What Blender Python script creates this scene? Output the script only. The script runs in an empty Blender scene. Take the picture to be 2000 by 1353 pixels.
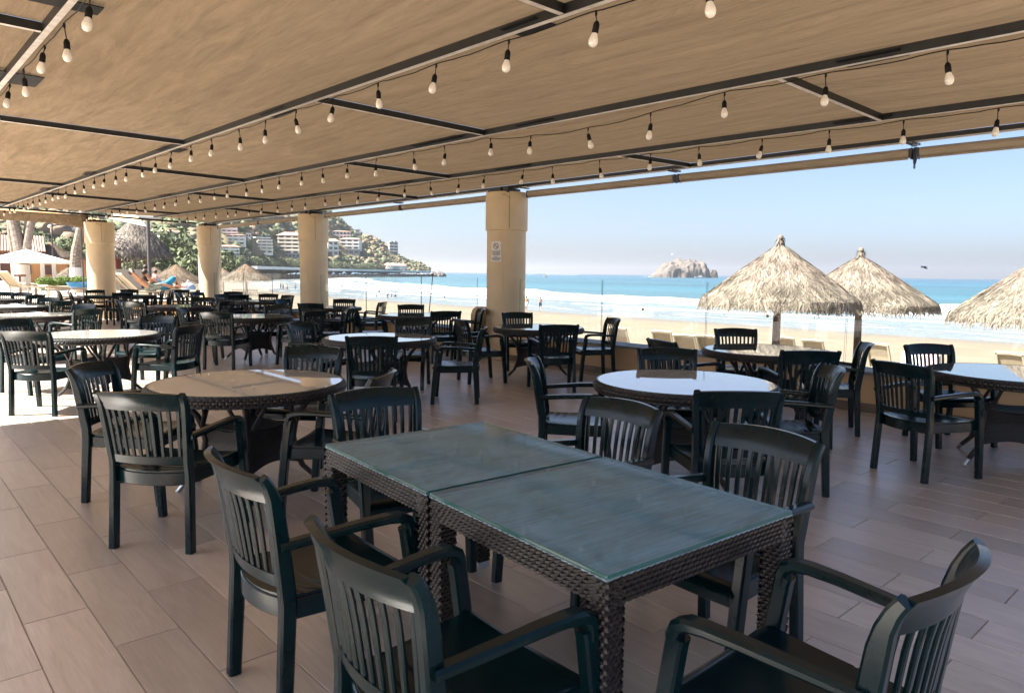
import bpy, bmesh, math, random
import numpy as np
from mathutils import Vector, Matrix, noise as mnoise
R = math.radians
rnd = random.Random(7)
sc = bpy.context.scene
COL = sc.collection

# ------------------------------------------------------------------ camera
FPX, PITCH, ROLL, VPX, EYE = 1406.0, 5.83, 0.67, -280.0, 1.5     # deck axis +Y = long axis of the terrace, +X = sea
def cam_axes():
    p, r = R(PITCH), R(ROLL)
    F = np.array([0, math.cos(p), -math.sin(p)]); U = np.array([0, math.sin(p), math.cos(p)]); X = np.array([1., 0, 0])
    X2 = math.cos(r)*X + math.sin(r)*U; U2 = -math.sin(r)*X + math.cos(r)*U
    lo, hi = -3000., 3000.
    for _ in range(80):
        m = (lo+hi)/2
        d = F + (VPX-1000)/FPX*X2 - (m-676.5)/FPX*U2
        if d[2] > 0: lo = m
        else: hi = m
    a = math.atan2(d[0], d[1]); c, s = math.cos(a), math.sin(a)
    M = np.array([[c, -s, 0], [s, c, 0], [0, 0, 1]])
    return M@F, M@X2, M@U2
CF, CR, CU = cam_axes()
def at(x, y, depth):                       # point seen at photo position (x, y) at a given distance along the view axis
    d = CF + (x-1000)/FPX*CR - (y-676.5)/FPX*CU
    return Vector((d[0]*depth, d[1]*depth, EYE + d[2]*depth))
cam = bpy.data.cameras.new('camera'); camo = bpy.data.objects.new('camera', cam); COL.objects.link(camo)
m = Matrix.Identity(4)
for i in range(3):
    m[i][0], m[i][1], m[i][2] = CR[i], CU[i], -CF[i]
m[2][3] = EYE
camo.matrix_world = m
cam.sensor_width = 36; cam.lens = 36*FPX/2000; cam.clip_start = 0.05; cam.clip_end = 30000
sc.camera = camo

# ------------------------------------------------------------------ sky, sun, exposure
SUN = Vector((-2.28, 1.3, 3.1)).normalized()
SUN_EL = math.asin(SUN.z); SUN_AZ = math.atan2(SUN.x, SUN.y)
world = bpy.data.worlds.new('World'); sc.world = world; world.use_nodes = True
wn = world.node_tree.nodes; wl = world.node_tree.links
bg = wn['Background']
sky = wn.new('ShaderNodeTexSky'); sky.sky_type = 'NISHITA'; sky.sun_disc = False
sky.sun_elevation = SUN_EL; sky.sun_rotation = SUN_AZ
sky.air_density = 0.6; sky.dust_density = 2.2; sky.ozone_density = 1.8; sky.altitude = 0
wl.new(sky.outputs[0], bg.inputs[0]); bg.inputs[1].default_value = 0.05
sun = bpy.data.lights.new('sun', 'SUN'); sun.energy = 5.0; sun.angle = R(0.55); sun.color = (1, .94, .85)
suno = bpy.data.objects.new('sun', sun); COL.objects.link(suno)
suno.rotation_euler = SUN.to_track_quat('Z', 'Y').to_euler()
sc.view_settings.view_transform = 'Standard'; sc.view_settings.look = 'None'
sc.view_settings.exposure = 2.45; sc.view_settings.gamma = 1; sc.view_settings.use_curve_mapping = False
sc.cycles.max_bounces = 10; sc.cycles.diffuse_bounces = 5; sc.cycles.glossy_bounces = 4; sc.cycles.transparent_max_bounces = 16
sc.cycles.use_denoising = True
sc.cycles.caustics_reflective = False; sc.cycles.caustics_refractive = False
sc.cycles.sample_clamp_indirect = 8

# ------------------------------------------------------------------ materials
def mat(name, base=(.5, .5, .5), rough=.6, spec=.5, metal=0, var=0, scale=4, stretch=(1, 1, 1), bump=0, bscale=30, coat=0, vary_obj=0, island=0, alpha2=None, detail=4):
    mt = bpy.data.materials.new(name); mt.use_nodes = True
    nt = mt.node_tree; n = nt.nodes; l = nt.links; b = n['Principled BSDF']
    b.inputs['Base Color'].default_value = (*base, 1); b.inputs['Roughness'].default_value = rough
    b.inputs['Specular IOR Level'].default_value = spec; b.inputs['Metallic'].default_value = metal
    b.inputs['Coat Weight'].default_value = coat; b.inputs['Coat Roughness'].default_value = .02
    src = None
    if var or bump:
        tc = n.new('ShaderNodeTexCoord'); mp = n.new('ShaderNodeMapping'); mp.inputs['Scale'].default_value = stretch
        l.new(tc.outputs['Object'], mp.inputs[0])
    if var:
        nz = n.new('ShaderNodeTexNoise'); nz.inputs['Scale'].default_value = scale; nz.inputs['Detail'].default_value = detail
        l.new(mp.outputs[0], nz.inputs[0])
        mx = n.new('ShaderNodeMix'); mx.data_type = 'RGBA'
        c2 = alpha2 or tuple(x*(1-var) for x in base); c1 = tuple(min(1, x*(1+var*.6)) for x in base)
        mx.inputs[6].default_value = (*c2, 1); mx.inputs[7].default_value = (*c1, 1)
        rp = n.new('ShaderNodeMapRange'); rp.inputs[1].default_value = .3; rp.inputs[2].default_value = .7
        l.new(nz.outputs[0], rp.inputs[0]); l.new(rp.outputs[0], mx.inputs[0]); src = mx.outputs[2]
    if island or vary_obj:
        if island:
            g = n.new('ShaderNodeNewGeometry'); ro = g.outputs['Random Per Island']; amt = island
        else:
            g = n.new('ShaderNodeObjectInfo'); ro = g.outputs['Random']; amt = vary_obj
        mr = n.new('ShaderNodeMapRange'); mr.inputs[3].default_value = 1-amt; mr.inputs[4].default_value = 1+amt*.7
        l.new(ro, mr.inputs[0])
        mm = n.new('ShaderNodeMix'); mm.data_type = 'RGBA'; mm.blend_type = 'MULTIPLY'; mm.inputs[0].default_value = 1
        if src: l.new(src, mm.inputs[6])
        else: mm.inputs[6].default_value = (*base, 1)
        l.new(mr.outputs[0], mm.inputs[7]); src = mm.outputs[2]
    if src: l.new(src, b.inputs['Base Color'])
    if bump:
        nb = n.new('ShaderNodeTexNoise'); nb.inputs['Scale'].default_value = bscale; nb.inputs['Detail'].default_value = 5
        l.new(mp.outputs[0], nb.inputs[0])
        bp = n.new('ShaderNodeBump'); bp.inputs['Strength'].default_value = bump; bp.inputs['Distance'].default_value = .02
        l.new(nb.outputs[0], bp.inputs['Height']); l.new(bp.outputs[0], b.inputs['Normal'])
    return mt

def thin_glass(name, tint=(.93, .97, .96), refl=1.45):
    mt = bpy.data.materials.new(name); mt.use_nodes = True
    nt = mt.node_tree; n = nt.nodes; l = nt.links; n.remove(n['Principled BSDF'])
    tr = n.new('ShaderNodeBsdfTransparent'); tr.inputs[0].default_value = (*tint, 1)
    gl = n.new('ShaderNodeBsdfGlossy'); gl.inputs['Roughness'].default_value = .02
    fr = n.new('ShaderNodeFresnel'); fr.inputs[0].default_value = refl
    ge = n.new('ShaderNodeNewGeometry'); inv = n.new('ShaderNodeMath'); inv.operation = 'SUBTRACT'; inv.inputs[0].default_value = 1; l.new(ge.outputs['Backfacing'], inv.inputs[1])
    fb = n.new('ShaderNodeMath'); fb.operation = 'MULTIPLY'; l.new(fr.outputs[0], fb.inputs[0]); l.new(inv.outputs[0], fb.inputs[1])
    mx = n.new('ShaderNodeMixShader'); l.new(fb.outputs[0], mx.inputs[0]); l.new(tr.outputs[0], mx.inputs[1]); l.new(gl.outputs[0], mx.inputs[2])
    l.new(mx.outputs[0], n['Material Output'].inputs[0])
    return mt

M = {}
M['chair'] = mat('green_plastic', (.0018, .0135, .0168), .2, .30, var=.3, scale=9, bump=.012, bscale=160)
def scuffed(mt):
    nt = mt.node_tree; n = nt.nodes; l = nt.links; b = n['Principled BSDF']; tc = n.new('ShaderNodeTexCoord'); oi = n.new('ShaderNodeObjectInfo')
    ad = n.new('ShaderNodeVectorMath'); ad.operation = 'ADD'; l.new(tc.outputs['Object'], ad.inputs[0]); l.new(oi.outputs['Random'], ad.inputs[1])
    nz = n.new('ShaderNodeTexNoise'); nz.inputs['Scale'].default_value = 7; nz.inputs['Detail'].default_value = 9; nz.inputs['Roughness'].default_value = .72; l.new(ad.outputs[0], nz.inputs[0])
    mr = n.new('ShaderNodeMapRange'); mr.inputs[1].default_value = .35; mr.inputs[2].default_value = .7; mr.inputs[3].default_value = .17; mr.inputs[4].default_value = .27; l.new(nz.outputs[0], mr.inputs[0]); l.new(mr.outputs[0], b.inputs['Roughness'])
    src = b.inputs['Base Color'].links[0].from_socket; dm = n.new('ShaderNodeMapRange'); dm.inputs[1].default_value = .60; dm.inputs[2].default_value = .80; dm.inputs[4].default_value = .14; l.new(nz.outputs[0], dm.inputs[0])
    mx = n.new('ShaderNodeMix'); mx.data_type = 'RGBA'; l.new(dm.outputs[0], mx.inputs[0]); l.new(src, mx.inputs[6]); mx.inputs[7].default_value = (.035, .05, .05, 1); l.new(mx.outputs[2], b.inputs['Base Color'])
scuffed(M['chair'])
M['wicker'] = mat('wicker_strand', (.0135, .0112, .0105), .42, .5, island=.55)
M['wicker_core'] = mat('wicker_core', (.007, .006, .006), .7)
M['top_white'] = mat('pale_table_board', (.86, .845, .81), .03, .35, var=.03, scale=3, coat=1)
M['top_white'].node_tree.nodes['Principled BSDF'].inputs['Coat IOR'].default_value = 1.5
M['top_grey'] = mat('grey_table_board', (.16, .185, .19), .04, 1.0, var=.3, scale=6, stretch=(9, 1, 1), coat=.7)
M['glass_edge'] = mat('glass_edge', (.03, .12, .11), .15, .5)
M['steel'] = mat('brushed_steel', (.55, .55, .55), .3, .5, metal=1)
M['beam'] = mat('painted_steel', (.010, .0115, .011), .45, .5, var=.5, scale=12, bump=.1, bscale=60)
M['beam_under_lit'] = mat('beam_bounce_tone', (.55, .53, .50), .35, .5, var=.25, scale=14, bump=.05, bscale=50)  # lighter underside: light bounced off the floor put into the beam colour
M['black'] = mat('black_rubber', (.006, .006, .006), .7, .2)
M['grout'] = mat('grout', (.46, .42, .36), .9, var=.2, scale=15)
M['stucco'] = mat('ochre_stucco', (.60, .43, .25), .85, var=.1, scale=3, bump=.15, bscale=60)
M['column'] = mat('cream_stucco', (.66, .535, .36), .8, var=.09, scale=2.5, bump=.12, bscale=40)
def stained(mt, col=(.22, .15, .08, 1)):
    nt = mt.node_tree; n = nt.nodes; l = nt.links; b = n['Principled BSDF']; tc = n.new('ShaderNodeTexCoord'); mp = n.new('ShaderNodeMapping'); mp.inputs['Scale'].default_value = (5, 5, .8); l.new(tc.outputs['Object'], mp.inputs[0])
    nz = n.new('ShaderNodeTexNoise'); nz.inputs['Scale'].default_value = 1.6; nz.inputs['Detail'].default_value = 10; nz.inputs['Roughness'].default_value = .7; l.new(mp.outputs[0], nz.inputs[0])
    mr = n.new('ShaderNodeMapRange'); mr.inputs[1].default_value = .56; mr.inputs[2].default_value = .82; mr.inputs[4].default_value = .5; l.new(nz.outputs[0], mr.inputs[0])
    src = b.inputs['Base Color'].links[0].from_socket; mx = n.new('ShaderNodeMix'); mx.data_type = 'RGBA'; l.new(mr.outputs[0], mx.inputs[0]); l.new(src, mx.inputs[6]); mx.inputs[7].default_value = col; l.new(mx.outputs[2], b.inputs['Base Color'])
stained(M['column']); stained(M['stucco'], (.34, .22, .11, 1))
M['skirting'] = mat('skirting_tile', (.16, .12, .09), .45, var=.3, scale=6)
M['slate'] = mat('slate_ledge', (.18, .21, .24), .5, var=.5, scale=8, bump=.3, bscale=25)
M['blind'] = mat('blind_fabric', (.36, .31, .24), .8, var=.15, scale=5, stretch=(8, 1, 8), bump=.1, bscale=60)
M['alu'] = mat('white_aluminium', (.62, .62, .6), .4)
M['sand'] = None
M['thatch'] = mat('dry_palm_thatch', (.175, .147, .118), .85, .15, island=.6, var=.55, scale=2.4)
M['thatch_old'] = mat('weathered_thatch', (.20, .175, .15), .85, .15, island=.6, var=.35, scale=5)
M['thatch_in'] = mat('thatch_inside', (.16, .11, .07), .95, .1)
M['pole'] = mat('weathered_pole', (.15, .105, .085), .8, var=.5, scale=9, stretch=(4, 4, .6), bump=.3, bscale=20)
M['resin'] = mat('cream_resin', (.42, .37, .29), .4, var=.06, scale=5)
M['sling'] = mat('sling_mesh', (.32, .265, .19), .8, var=.1, scale=8)
M['white'] = mat('white_paint', (.62, .61, .59), .6, var=.06, scale=2)
M['trunk'] = mat('palm_bark', (.22, .18, .15), .9, var=.5, scale=7, stretch=(1, 1, 5), bump=.6, bscale=12)
M['paper'] = mat('paper', (.72, .72, .72), .6)
M['ink'] = mat('grey_ink', (.22, .22, .23), .7)
M['signred'] = mat('sign_red', (.16, .035, .03), .6)
M['gold'] = mat('gold_sticker', (.42, .22, .02), .4)
M['bulb'] = mat('frosted_bulb', (.80, .77, .70), .12, .6)
M['rock'] = mat('coast_rock', (.105, .09, .078), .9, var=.45, scale=.05, bump=.6, bscale=.4, detail=8)
M['rock2'] = mat('dark_rock', (.12, .11, .105), .9, var=.5, scale=.5, bump=.6, bscale=2)
M['leaf'] = mat('dry_hill_foliage', (.085, .10, .042), .9, .1, island=.65, var=.5, scale=.02, alpha2=(.115, .085, .055))
M['leaf_g'] = mat('green_foliage', (.105, .128, .068), .8, .2, island=.5)
M['hill'] = mat('hill_soil', (.15, .13, .075), .95, .1, var=.5, scale=.02, detail=8)
M['bwhite'] = mat('villa_wall', (.72, .69, .65), .8, var=.08, scale=.1)
M['bcream'] = mat('villa_cream', (.66, .58, .47), .8)
M['bgrey'] = mat('tower_wall', (.25, .27, .28), .8, var=.2, scale=.3)
M['broof'] = mat('tile_roof', (.42, .26, .20), .8, var=.3, scale=.4)
M['bwin'] = mat('dark_window', (.05, .06, .075), .25, .5)
M['orange'] = mat('orange_wall', (.62, .31, .13), .85, var=.1, scale=1)
M['brown'] = mat('brown_wall', (.17, .09, .065), .8, var=.2, scale=2)
M['redwood'] = mat('red_timber', (.34, .10, .055), .6, var=.3, scale=5)
M['greywood'] = mat('grey_timber', (.33, .26, .20), .8, var=.3, scale=6)
M['dkpost'] = mat('dark_post', (.06, .055, .06), .5)
M['skin'] = mat('skin', (.46, .25, .16), .6)
M['skin2'] = mat('skin_tan', (.33, .17, .10), .6)
M['hair'] = mat('dark_hair', (.015, .011, .009), .6)
M['tee'] = mat('dark_green_shirt', (.035, .045, .035), .85)
M['pink'] = mat('pink_cloth', (.72, .42, .45), .85)
M['blue'] = mat('turquoise_print', (.01, .20, .34), .8, var=.9, scale=22, alpha2=(.0, .05, .16))
M['shorts'] = mat('grey_leaf_print', (.22, .25, .22), .85, var=.8, scale=18)
M['whitecloth'] = mat('white_cloth', (.72, .70, .68), .85)
M['bluecloth'] = mat('pale_blue_cloth', (.32, .45, .66), .85)
M['navy'] = mat('navy_cloth', (.05, .07, .11), .85)
M['bluetub'] = mat('blue_plastic', (.06, .30, .62), .4)
M['paving'] = mat('pool_paving', (.50, .44, .36), .8, var=.12, scale=1.5)
M['grassy'] = mat('lawn', (.12, .19, .04), .9, var=.3, scale=5)
M['awning'] = None

def fabric_mat():
    mt = bpy.data.materials.new('canopy_fabric'); mt.use_nodes = True
    nt = mt.node_tree; n = nt.nodes; l = nt.links; n.remove(n['Principled BSDF'])
    tc = n.new('ShaderNodeTexCoord')
    mp = n.new('ShaderNodeMapping'); mp.inputs['Scale'].default_value = (1.2, .16, 1); mp.inputs['Rotation'].default_value = (0, 0, R(-9))
    l.new(tc.outputs['Object'], mp.inputs[0])
    nz = n.new('ShaderNodeTexNoise'); nz.inputs['Scale'].default_value = 5.5; nz.inputs['Detail'].default_value = 7; nz.inputs['Roughness'].default_value = .62; nz.inputs['Distortion'].default_value = .9
    l.new(mp.outputs[0], nz.inputs[0])
    mp2 = n.new('ShaderNodeMapping'); mp2.inputs['Scale'].default_value = (1, .1, 1); mp2.inputs['Rotation'].default_value = (0, 0, R(6))
    l.new(tc.outputs['Object'], mp2.inputs[0])
    n2 = n.new('ShaderNodeTexNoise'); n2.inputs['Scale'].default_value = 24; n2.inputs['Detail'].default_value = 3; n2.inputs['Distortion'].default_value = .4
    l.new(mp2.outputs[0], n2.inputs[0])
    ad = n.new('ShaderNodeMath'); ad.operation = 'MULTIPLY_ADD'; ad.inputs[1].default_value = .28
    l.new(n2.outputs[0], ad.inputs[0]); l.new(nz.outputs[0], ad.inputs[2])
    bp = n.new('ShaderNodeBump'); bp.inputs['Strength'].default_value = .9; bp.inputs['Distance'].default_value = .06
    l.new(ad.outputs[0], bp.inputs['Height'])
    big = n.new('ShaderNodeTexNoise'); big.inputs['Scale'].default_value = .7; big.inputs['Detail'].default_value = 5
    l.new(tc.outputs['Object'], big.inputs[0])
    mx = n.new('ShaderNodeMix'); mx.data_type = 'RGBA'
    mx.inputs[6].default_value = (.150, .119, .084, 1); mx.inputs[7].default_value = (.20, .158, .112, 1)
    l.new(big.outputs[0], mx.inputs[0])
    sr = n.new('ShaderNodeMapRange'); sr.inputs[1].default_value = .42; sr.inputs[2].default_value = .82; sr.inputs[3].default_value = .70; sr.inputs[4].default_value = 1.28; l.new(ad.outputs[0], sr.inputs[0])  # wrinkle light and dark put into the cloth colour, besides weave streaks
    mm = n.new('ShaderNodeMix'); mm.data_type = 'RGBA'; mm.blend_type = 'MULTIPLY'; mm.inputs[0].default_value = 1; l.new(mx.outputs[2], mm.inputs[6]); l.new(sr.outputs[0], mm.inputs[7])
    df = n.new('ShaderNodeBsdfDiffuse'); tl = n.new('ShaderNodeBsdfTranslucent')
    l.new(mm.outputs[2], df.inputs[0]); tl.inputs[0].default_value = (.026, .0185, .0115, 1)
    l.new(bp.outputs[0], df.inputs['Normal']); l.new(bp.outputs[0], tl.inputs['Normal'])
    ms = n.new('ShaderNodeAddShader'); l.new(df.outputs[0], ms.inputs[0]); l.new(tl.outputs[0], ms.inputs[1])
    l.new(ms.outputs[0], n['Material Output'].inputs[0])
    return mt
M['fabric'] = fabric_mat()

def shade_mat():
    mt = bpy.data.materials.new('cream_shade_cloth'); mt.use_nodes = True
    nt = mt.node_tree; n = nt.nodes; l = nt.links; n.remove(n['Principled BSDF'])
    df = n.new('ShaderNodeBsdfDiffuse'); df.inputs[0].default_value = (.6, .48, .34, 1)
    tl = n.new('ShaderNodeBsdfTranslucent'); tl.inputs[0].default_value = (.36, .27, .17, 1)
    ms = n.new('ShaderNodeAddShader'); l.new(df.outputs[0], ms.inputs[0]); l.new(tl.outputs[0], ms.inputs[1])
    l.new(ms.outputs[0], n['Material Output'].inputs[0]); return mt
M['awning'] = shade_mat()

PW, PL, PX0, PY0 = .245, .90, .92, 5.33
def plank_mat():
    mt = bpy.data.materials.new('wood_look_tile'); mt.use_nodes = True
    nt = mt.node_tree; n = nt.nodes; l = nt.links; b = n['Principled BSDF']
    g = n.new('ShaderNodeNewGeometry'); sx = n.new('ShaderNodeSeparateXYZ'); l.new(g.outputs['Position'], sx.inputs[0])
    def mth(op, a, bb=None):
        q = n.new('ShaderNodeMath'); q.operation = op
        for i, v in ((0, a), (1, bb)):
            if v is None: continue
            if isinstance(v, (int, float)): q.inputs[i].default_value = v
            else: l.new(v, q.inputs[i])
        return q.outputs[0]
    ix = mth('FLOOR', mth('DIVIDE', mth('SUBTRACT', sx.outputs[0], PX0), PW))
    half = mth('MULTIPLY', mth('FLOORED_MODULO', ix, 2.0), PL/2)
    iy = mth('FLOOR', mth('DIVIDE', mth('ADD', mth('SUBTRACT', sx.outputs[1], PY0), half), PL))
    cb = n.new('ShaderNodeCombineXYZ'); l.new(ix, cb.inputs[0]); l.new(iy, cb.inputs[1])
    wn_ = n.new('ShaderNodeTexWhiteNoise'); wn_.noise_dimensions = '3D'; l.new(cb.outputs[0], wn_.inputs[0])
    # grain
    off = n.new('ShaderNodeVectorMath'); off.operation = 'MULTIPLY'; l.new(wn_.outputs['Color'], off.inputs[0]); off.inputs[1].default_value = (7, 9, 5)
    add = n.new('ShaderNodeVectorMath'); add.operation = 'ADD'; l.new(g.outputs['Position'], add.inputs[0]); l.new(off.outputs[0], add.inputs[1])
    mp = n.new('ShaderNodeMapping'); mp.inputs['Scale'].default_value = (6.5, .8, 1); l.new(add.outputs[0], mp.inputs[0])
    nz = n.new('ShaderNodeTexNoise'); nz.inputs['Scale'].default_value = 2.2; nz.inputs['Detail'].default_value = 8; nz.inputs['Roughness'].default_value = .62; nz.inputs['Distortion'].default_value = 1.3
    l.new(mp.outputs[0], nz.inputs[0])
    mp2 = n.new('ShaderNodeMapping'); mp2.inputs['Scale'].default_value = (60, 2.5, 1); l.new(add.outputs[0], mp2.inputs[0])
    n2 = n.new('ShaderNodeTexNoise'); n2.inputs['Scale'].default_value = 3; n2.inputs['Detail'].default_value = 4; l.new(mp2.outputs[0], n2.inputs[0])
    cr = n.new('ShaderNodeValToRGB'); l.new(nz.outputs[0], cr.inputs[0])
    cr.color_ramp.elements[0].position = .30; cr.color_ramp.elements[0].color = (.47, .375, .30, 1)
    cr.color_ramp.elements[1].position = .72; cr.color_ramp.elements[1].color = (.62, .525, .44, 1)
    mr = n.new('ShaderNodeMapRange'); mr.inputs[3].default_value = .82; mr.inputs[4].default_value = 1.14; l.new(wn_.outputs['Value'], mr.inputs[0])
    m2 = n.new('ShaderNodeMapRange'); m2.inputs[1].default_value = .3; m2.inputs[2].default_value = .7; m2.inputs[3].default_value = .88; m2.inputs[4].default_value = 1.06; l.new(n2.outputs[0], m2.inputs[0])
    tot = mth('MULTIPLY', mr.outputs[0], m2.outputs[0])
    mm = n.new('ShaderNodeMix'); mm.data_type = 'RGBA'; mm.blend_type = 'MULTIPLY'; mm.inputs[0].default_value = 1
    l.new(cr.outputs[0], mm.inputs[6]); l.new(tot, mm.inputs[7]); l.new(mm.outputs[2], b.inputs['Base Color'])
    b.inputs['Specular IOR Level'].default_value = .75
    rr = n.new('ShaderNodeMapRange'); rr.inputs[3].default_value = .34; rr.inputs[4].default_value = .50; l.new(nz.outputs[0], rr.inputs[0]); l.new(rr.outputs[0], b.inputs['Roughness'])
    bp = n.new('ShaderNodeBump'); bp.inputs['Strength'].default_value = .15; bp.inputs['Distance'].default_value = .002
    b.inputs['Coat Weight'].default_value = 1; b.inputs['Coat Roughness'].default_value = .36; b.inputs['Coat IOR'].default_value = 2.0
    l.new(n2.outputs[0], bp.inputs['Height']); l.new(bp.outputs[0], b.inputs['Normal'])
    return mt
M['plank'] = plank_mat()

def sand_mat():
    mt = mat('beach_sand', (.178, .149, .113), .95, .15, var=.12, scale=.35, bump=.5, bscale=1.6, detail=8)
    nt = mt.node_tree; n = nt.nodes; l = nt.links; b = n['Principled BSDF']
    src = b.inputs['Base Color'].links[0].from_socket
    g = n.new('ShaderNodeNewGeometry'); sx = n.new('ShaderNodeSeparateXYZ'); l.new(g.outputs['Position'], sx.inputs[0])
    mr = n.new('ShaderNodeMapRange'); mr.inputs[1].default_value = -2.55; mr.inputs[2].default_value = -2.95; l.new(sx.outputs[2], mr.inputs[0])
    mx = n.new('ShaderNodeMix'); mx.data_type = 'RGBA'; l.new(mr.outputs[0], mx.inputs[0]); l.new(src, mx.inputs[6]); mx.inputs[7].default_value = (.16, .135, .105, 1)
    l.new(mx.outputs[2], b.inputs['Base Color'])
    m2 = n.new('ShaderNodeMapRange'); m2.inputs[1].default_value = -2.6; m2.inputs[2].default_value = -2.95; m2.inputs[3].default_value = .95; m2.inputs[4].default_value = .3
    l.new(sx.outputs[2], m2.inputs[0]); l.new(m2.outputs[0], b.inputs['Roughness'])
    return mt
M['sand'] = sand_mat()

SEAZ = -3.05
def sea_mat():
    mt = bpy.data.materials.new('sea_water'); mt.use_nodes = True
    nt = mt.node_tree; n = nt.nodes; l = nt.links; b = n['Principled BSDF']
    g = n.new('ShaderNodeNewGeometry'); sx = n.new('ShaderNodeSeparateXYZ'); l.new(g.outputs['Position'], sx.inputs[0])
    so = n.new('ShaderNodeMapRange'); so.inputs[1].default_value = 110; so.inputs[2].default_value = 680; so.inputs[4].default_value = 3; l.new(sx.outputs[1], so.inputs[0])
    sp = n.new('ShaderNodeMath'); sp.operation = 'POWER'; sp.inputs[1].default_value = 1.5; l.new(so.outputs[0], sp.inputs[0])
    sm_ = n.new('ShaderNodeMath'); sm_.operation = 'MULTIPLY_ADD'; sm_.inputs[1].default_value = -65; l.new(sp.outputs[0], sm_.inputs[0]); l.new(sx.outputs[0], sm_.inputs[2])
    mp = n.new('ShaderNodeMapping'); mp.inputs['Scale'].default_value = (.16, .05, 1); l.new(g.outputs['Position'], mp.inputs[0])
    nz = n.new('ShaderNodeTexNoise'); nz.inputs['Scale'].default_value = 1; nz.inputs['Detail'].default_value = 8; nz.inputs['Roughness'].default_value = .6; l.new(mp.outputs[0], nz.inputs[0])
    bp = n.new('ShaderNodeBump'); bp.inputs['Strength'].default_value = .9; bp.inputs['Distance'].default_value = 1.2
    l.new(nz.outputs[0], bp.inputs['Height']); l.new(bp.outputs[0], b.inputs['Normal'])
    # foam: patchy lace between breakers and the sand
    mp2 = n.new('ShaderNodeMapping'); mp2.inputs['Scale'].default_value = (.10, .028, 1); l.new(g.outputs['Position'], mp2.inputs[0])
    fz = n.new('ShaderNodeTexNoise'); fz.inputs['Scale'].default_value = 1; fz.inputs['Detail'].default_value = 9; fz.inputs['Roughness'].default_value = .65; fz.inputs['Distortion'].default_value = .6; l.new(mp2.outputs[0], fz.inputs[0])
    wav = n.new('ShaderNodeMath'); wav.operation = 'MULTIPLY_ADD'; wav.inputs[1].default_value = 34; l.new(fz.outputs[0], wav.inputs[0]); l.new(sm_.outputs[0], wav.inputs[2])
    cr = n.new('ShaderNodeValToRGB'); mr = n.new('ShaderNodeMapRange'); mr.inputs[1].default_value = 50; mr.inputs[2].default_value = 250
    l.new(wav.outputs[0], mr.inputs[0]); l.new(mr.outputs[0], cr.inputs[0])
    e = cr.color_ramp.elements; e[0].position = 0; e[0].color = (.2, .2, .2, 1); e[1].position = 1; e[1].color = (0, 0, 0, 1)
    for p, v in ((.10, .12), (.20, .30), (.235, .14), (.285, .30), (.31, .62), (.35, .66), (.37, .10), (.42, .22), (.45, .02), (.56, .0)):
        q = e.new(p); q.color = (v, v, v, 1)
    # break foam up
    mp3 = n.new('ShaderNodeMapping'); mp3.inputs['Scale'].default_value = (.5, .16, 1); l.new(g.outputs['Position'], mp3.inputs[0])
    n3 = n.new('ShaderNodeTexNoise'); n3.inputs['Scale'].default_value = 1; n3.inputs['Detail'].default_value = 6; l.new(mp3.outputs[0], n3.inputs[0])
    th = n.new('ShaderNodeMath'); th.operation = 'ADD'; l.new(cr.outputs[0], th.inputs[0]); l.new(n3.outputs[0], th.inputs[1])
    r2 = n.new('ShaderNodeMapRange'); r2.inputs[1].default_value = .78; r2.inputs[2].default_value = 1.12; l.new(th.outputs[0], r2.inputs[0])
    # water colour: shallow sandy near shore, teal, deeper blue off shore
    dp = n.new('ShaderNodeMapRange'); dp.inputs[1].default_value = 55; dp.inputs[2].default_value = 2500; l.new(sm_.outputs[0], dp.inputs[0])
    cw = n.new('ShaderNodeValToRGB'); l.new(dp.outputs[0], cw.inputs[0])
    w = cw.color_ramp.elements; w[0].position = 0; w[0].color = (.165, .175, .175, 1); w[1].position = 1; w[1].color = (.006, .05, .085, 1)
    for p, v in ((.014, (.13, .165, .185)), (.026, (.045, .115, .145)), (.06, (.020, .090, .125)), (.35, (.010, .068, .105))):
        q = w.new(p); q.color = (*v, 1)
    mp4 = n.new('ShaderNodeMapping'); mp4.inputs['Scale'].default_value = (.02, .004, 1); l.new(g.outputs['Position'], mp4.inputs[0])
    n4 = n.new('ShaderNodeTexNoise'); n4.inputs['Scale'].default_value = 1; n4.inputs['Detail'].default_value = 7; l.new(mp4.outputs[0], n4.inputs[0])
    r4 = n.new('ShaderNodeMapRange'); r4.inputs[1].default_value = .3; r4.inputs[2].default_value = .7; r4.inputs[3].default_value = .7; r4.inputs[4].default_value = 1.25; l.new(n4.outputs[0], r4.inputs[0])
    mw = n.new('ShaderNodeMix'); mw.data_type = 'RGBA'; mw.blend_type = 'MULTIPLY'; mw.inputs[0].default_value = 1; l.new(cw.outputs[0], mw.inputs[6]); l.new(r4.outputs[0], mw.inputs[7])
    mx = n.new('ShaderNodeMix'); mx.data_type = 'RGBA'; l.new(r2.outputs[0], mx.inputs[0]); l.new(mw.outputs[2], mx.inputs[6]); mx.inputs[7].default_value = (.42, .44, .46, 1)
    l.new(mx.outputs[2], b.inputs['Base Color'])
    rr = n.new('ShaderNodeMapRange'); rr.inputs[3].default_value = .22; rr.inputs[4].default_value = .8; l.new(r2.outputs[0], rr.inputs[0]); l.new(rr.outputs[0], b.inputs['Roughness'])
    b.inputs['Specular IOR Level'].default_value = .2
    return mt
M['sea'] = sea_mat()
M['foam'] = mat('breaker_foam', (.40, .42, .44), .9, .1, var=.12, scale=.6, bump=.8, bscale=1.5)

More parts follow.
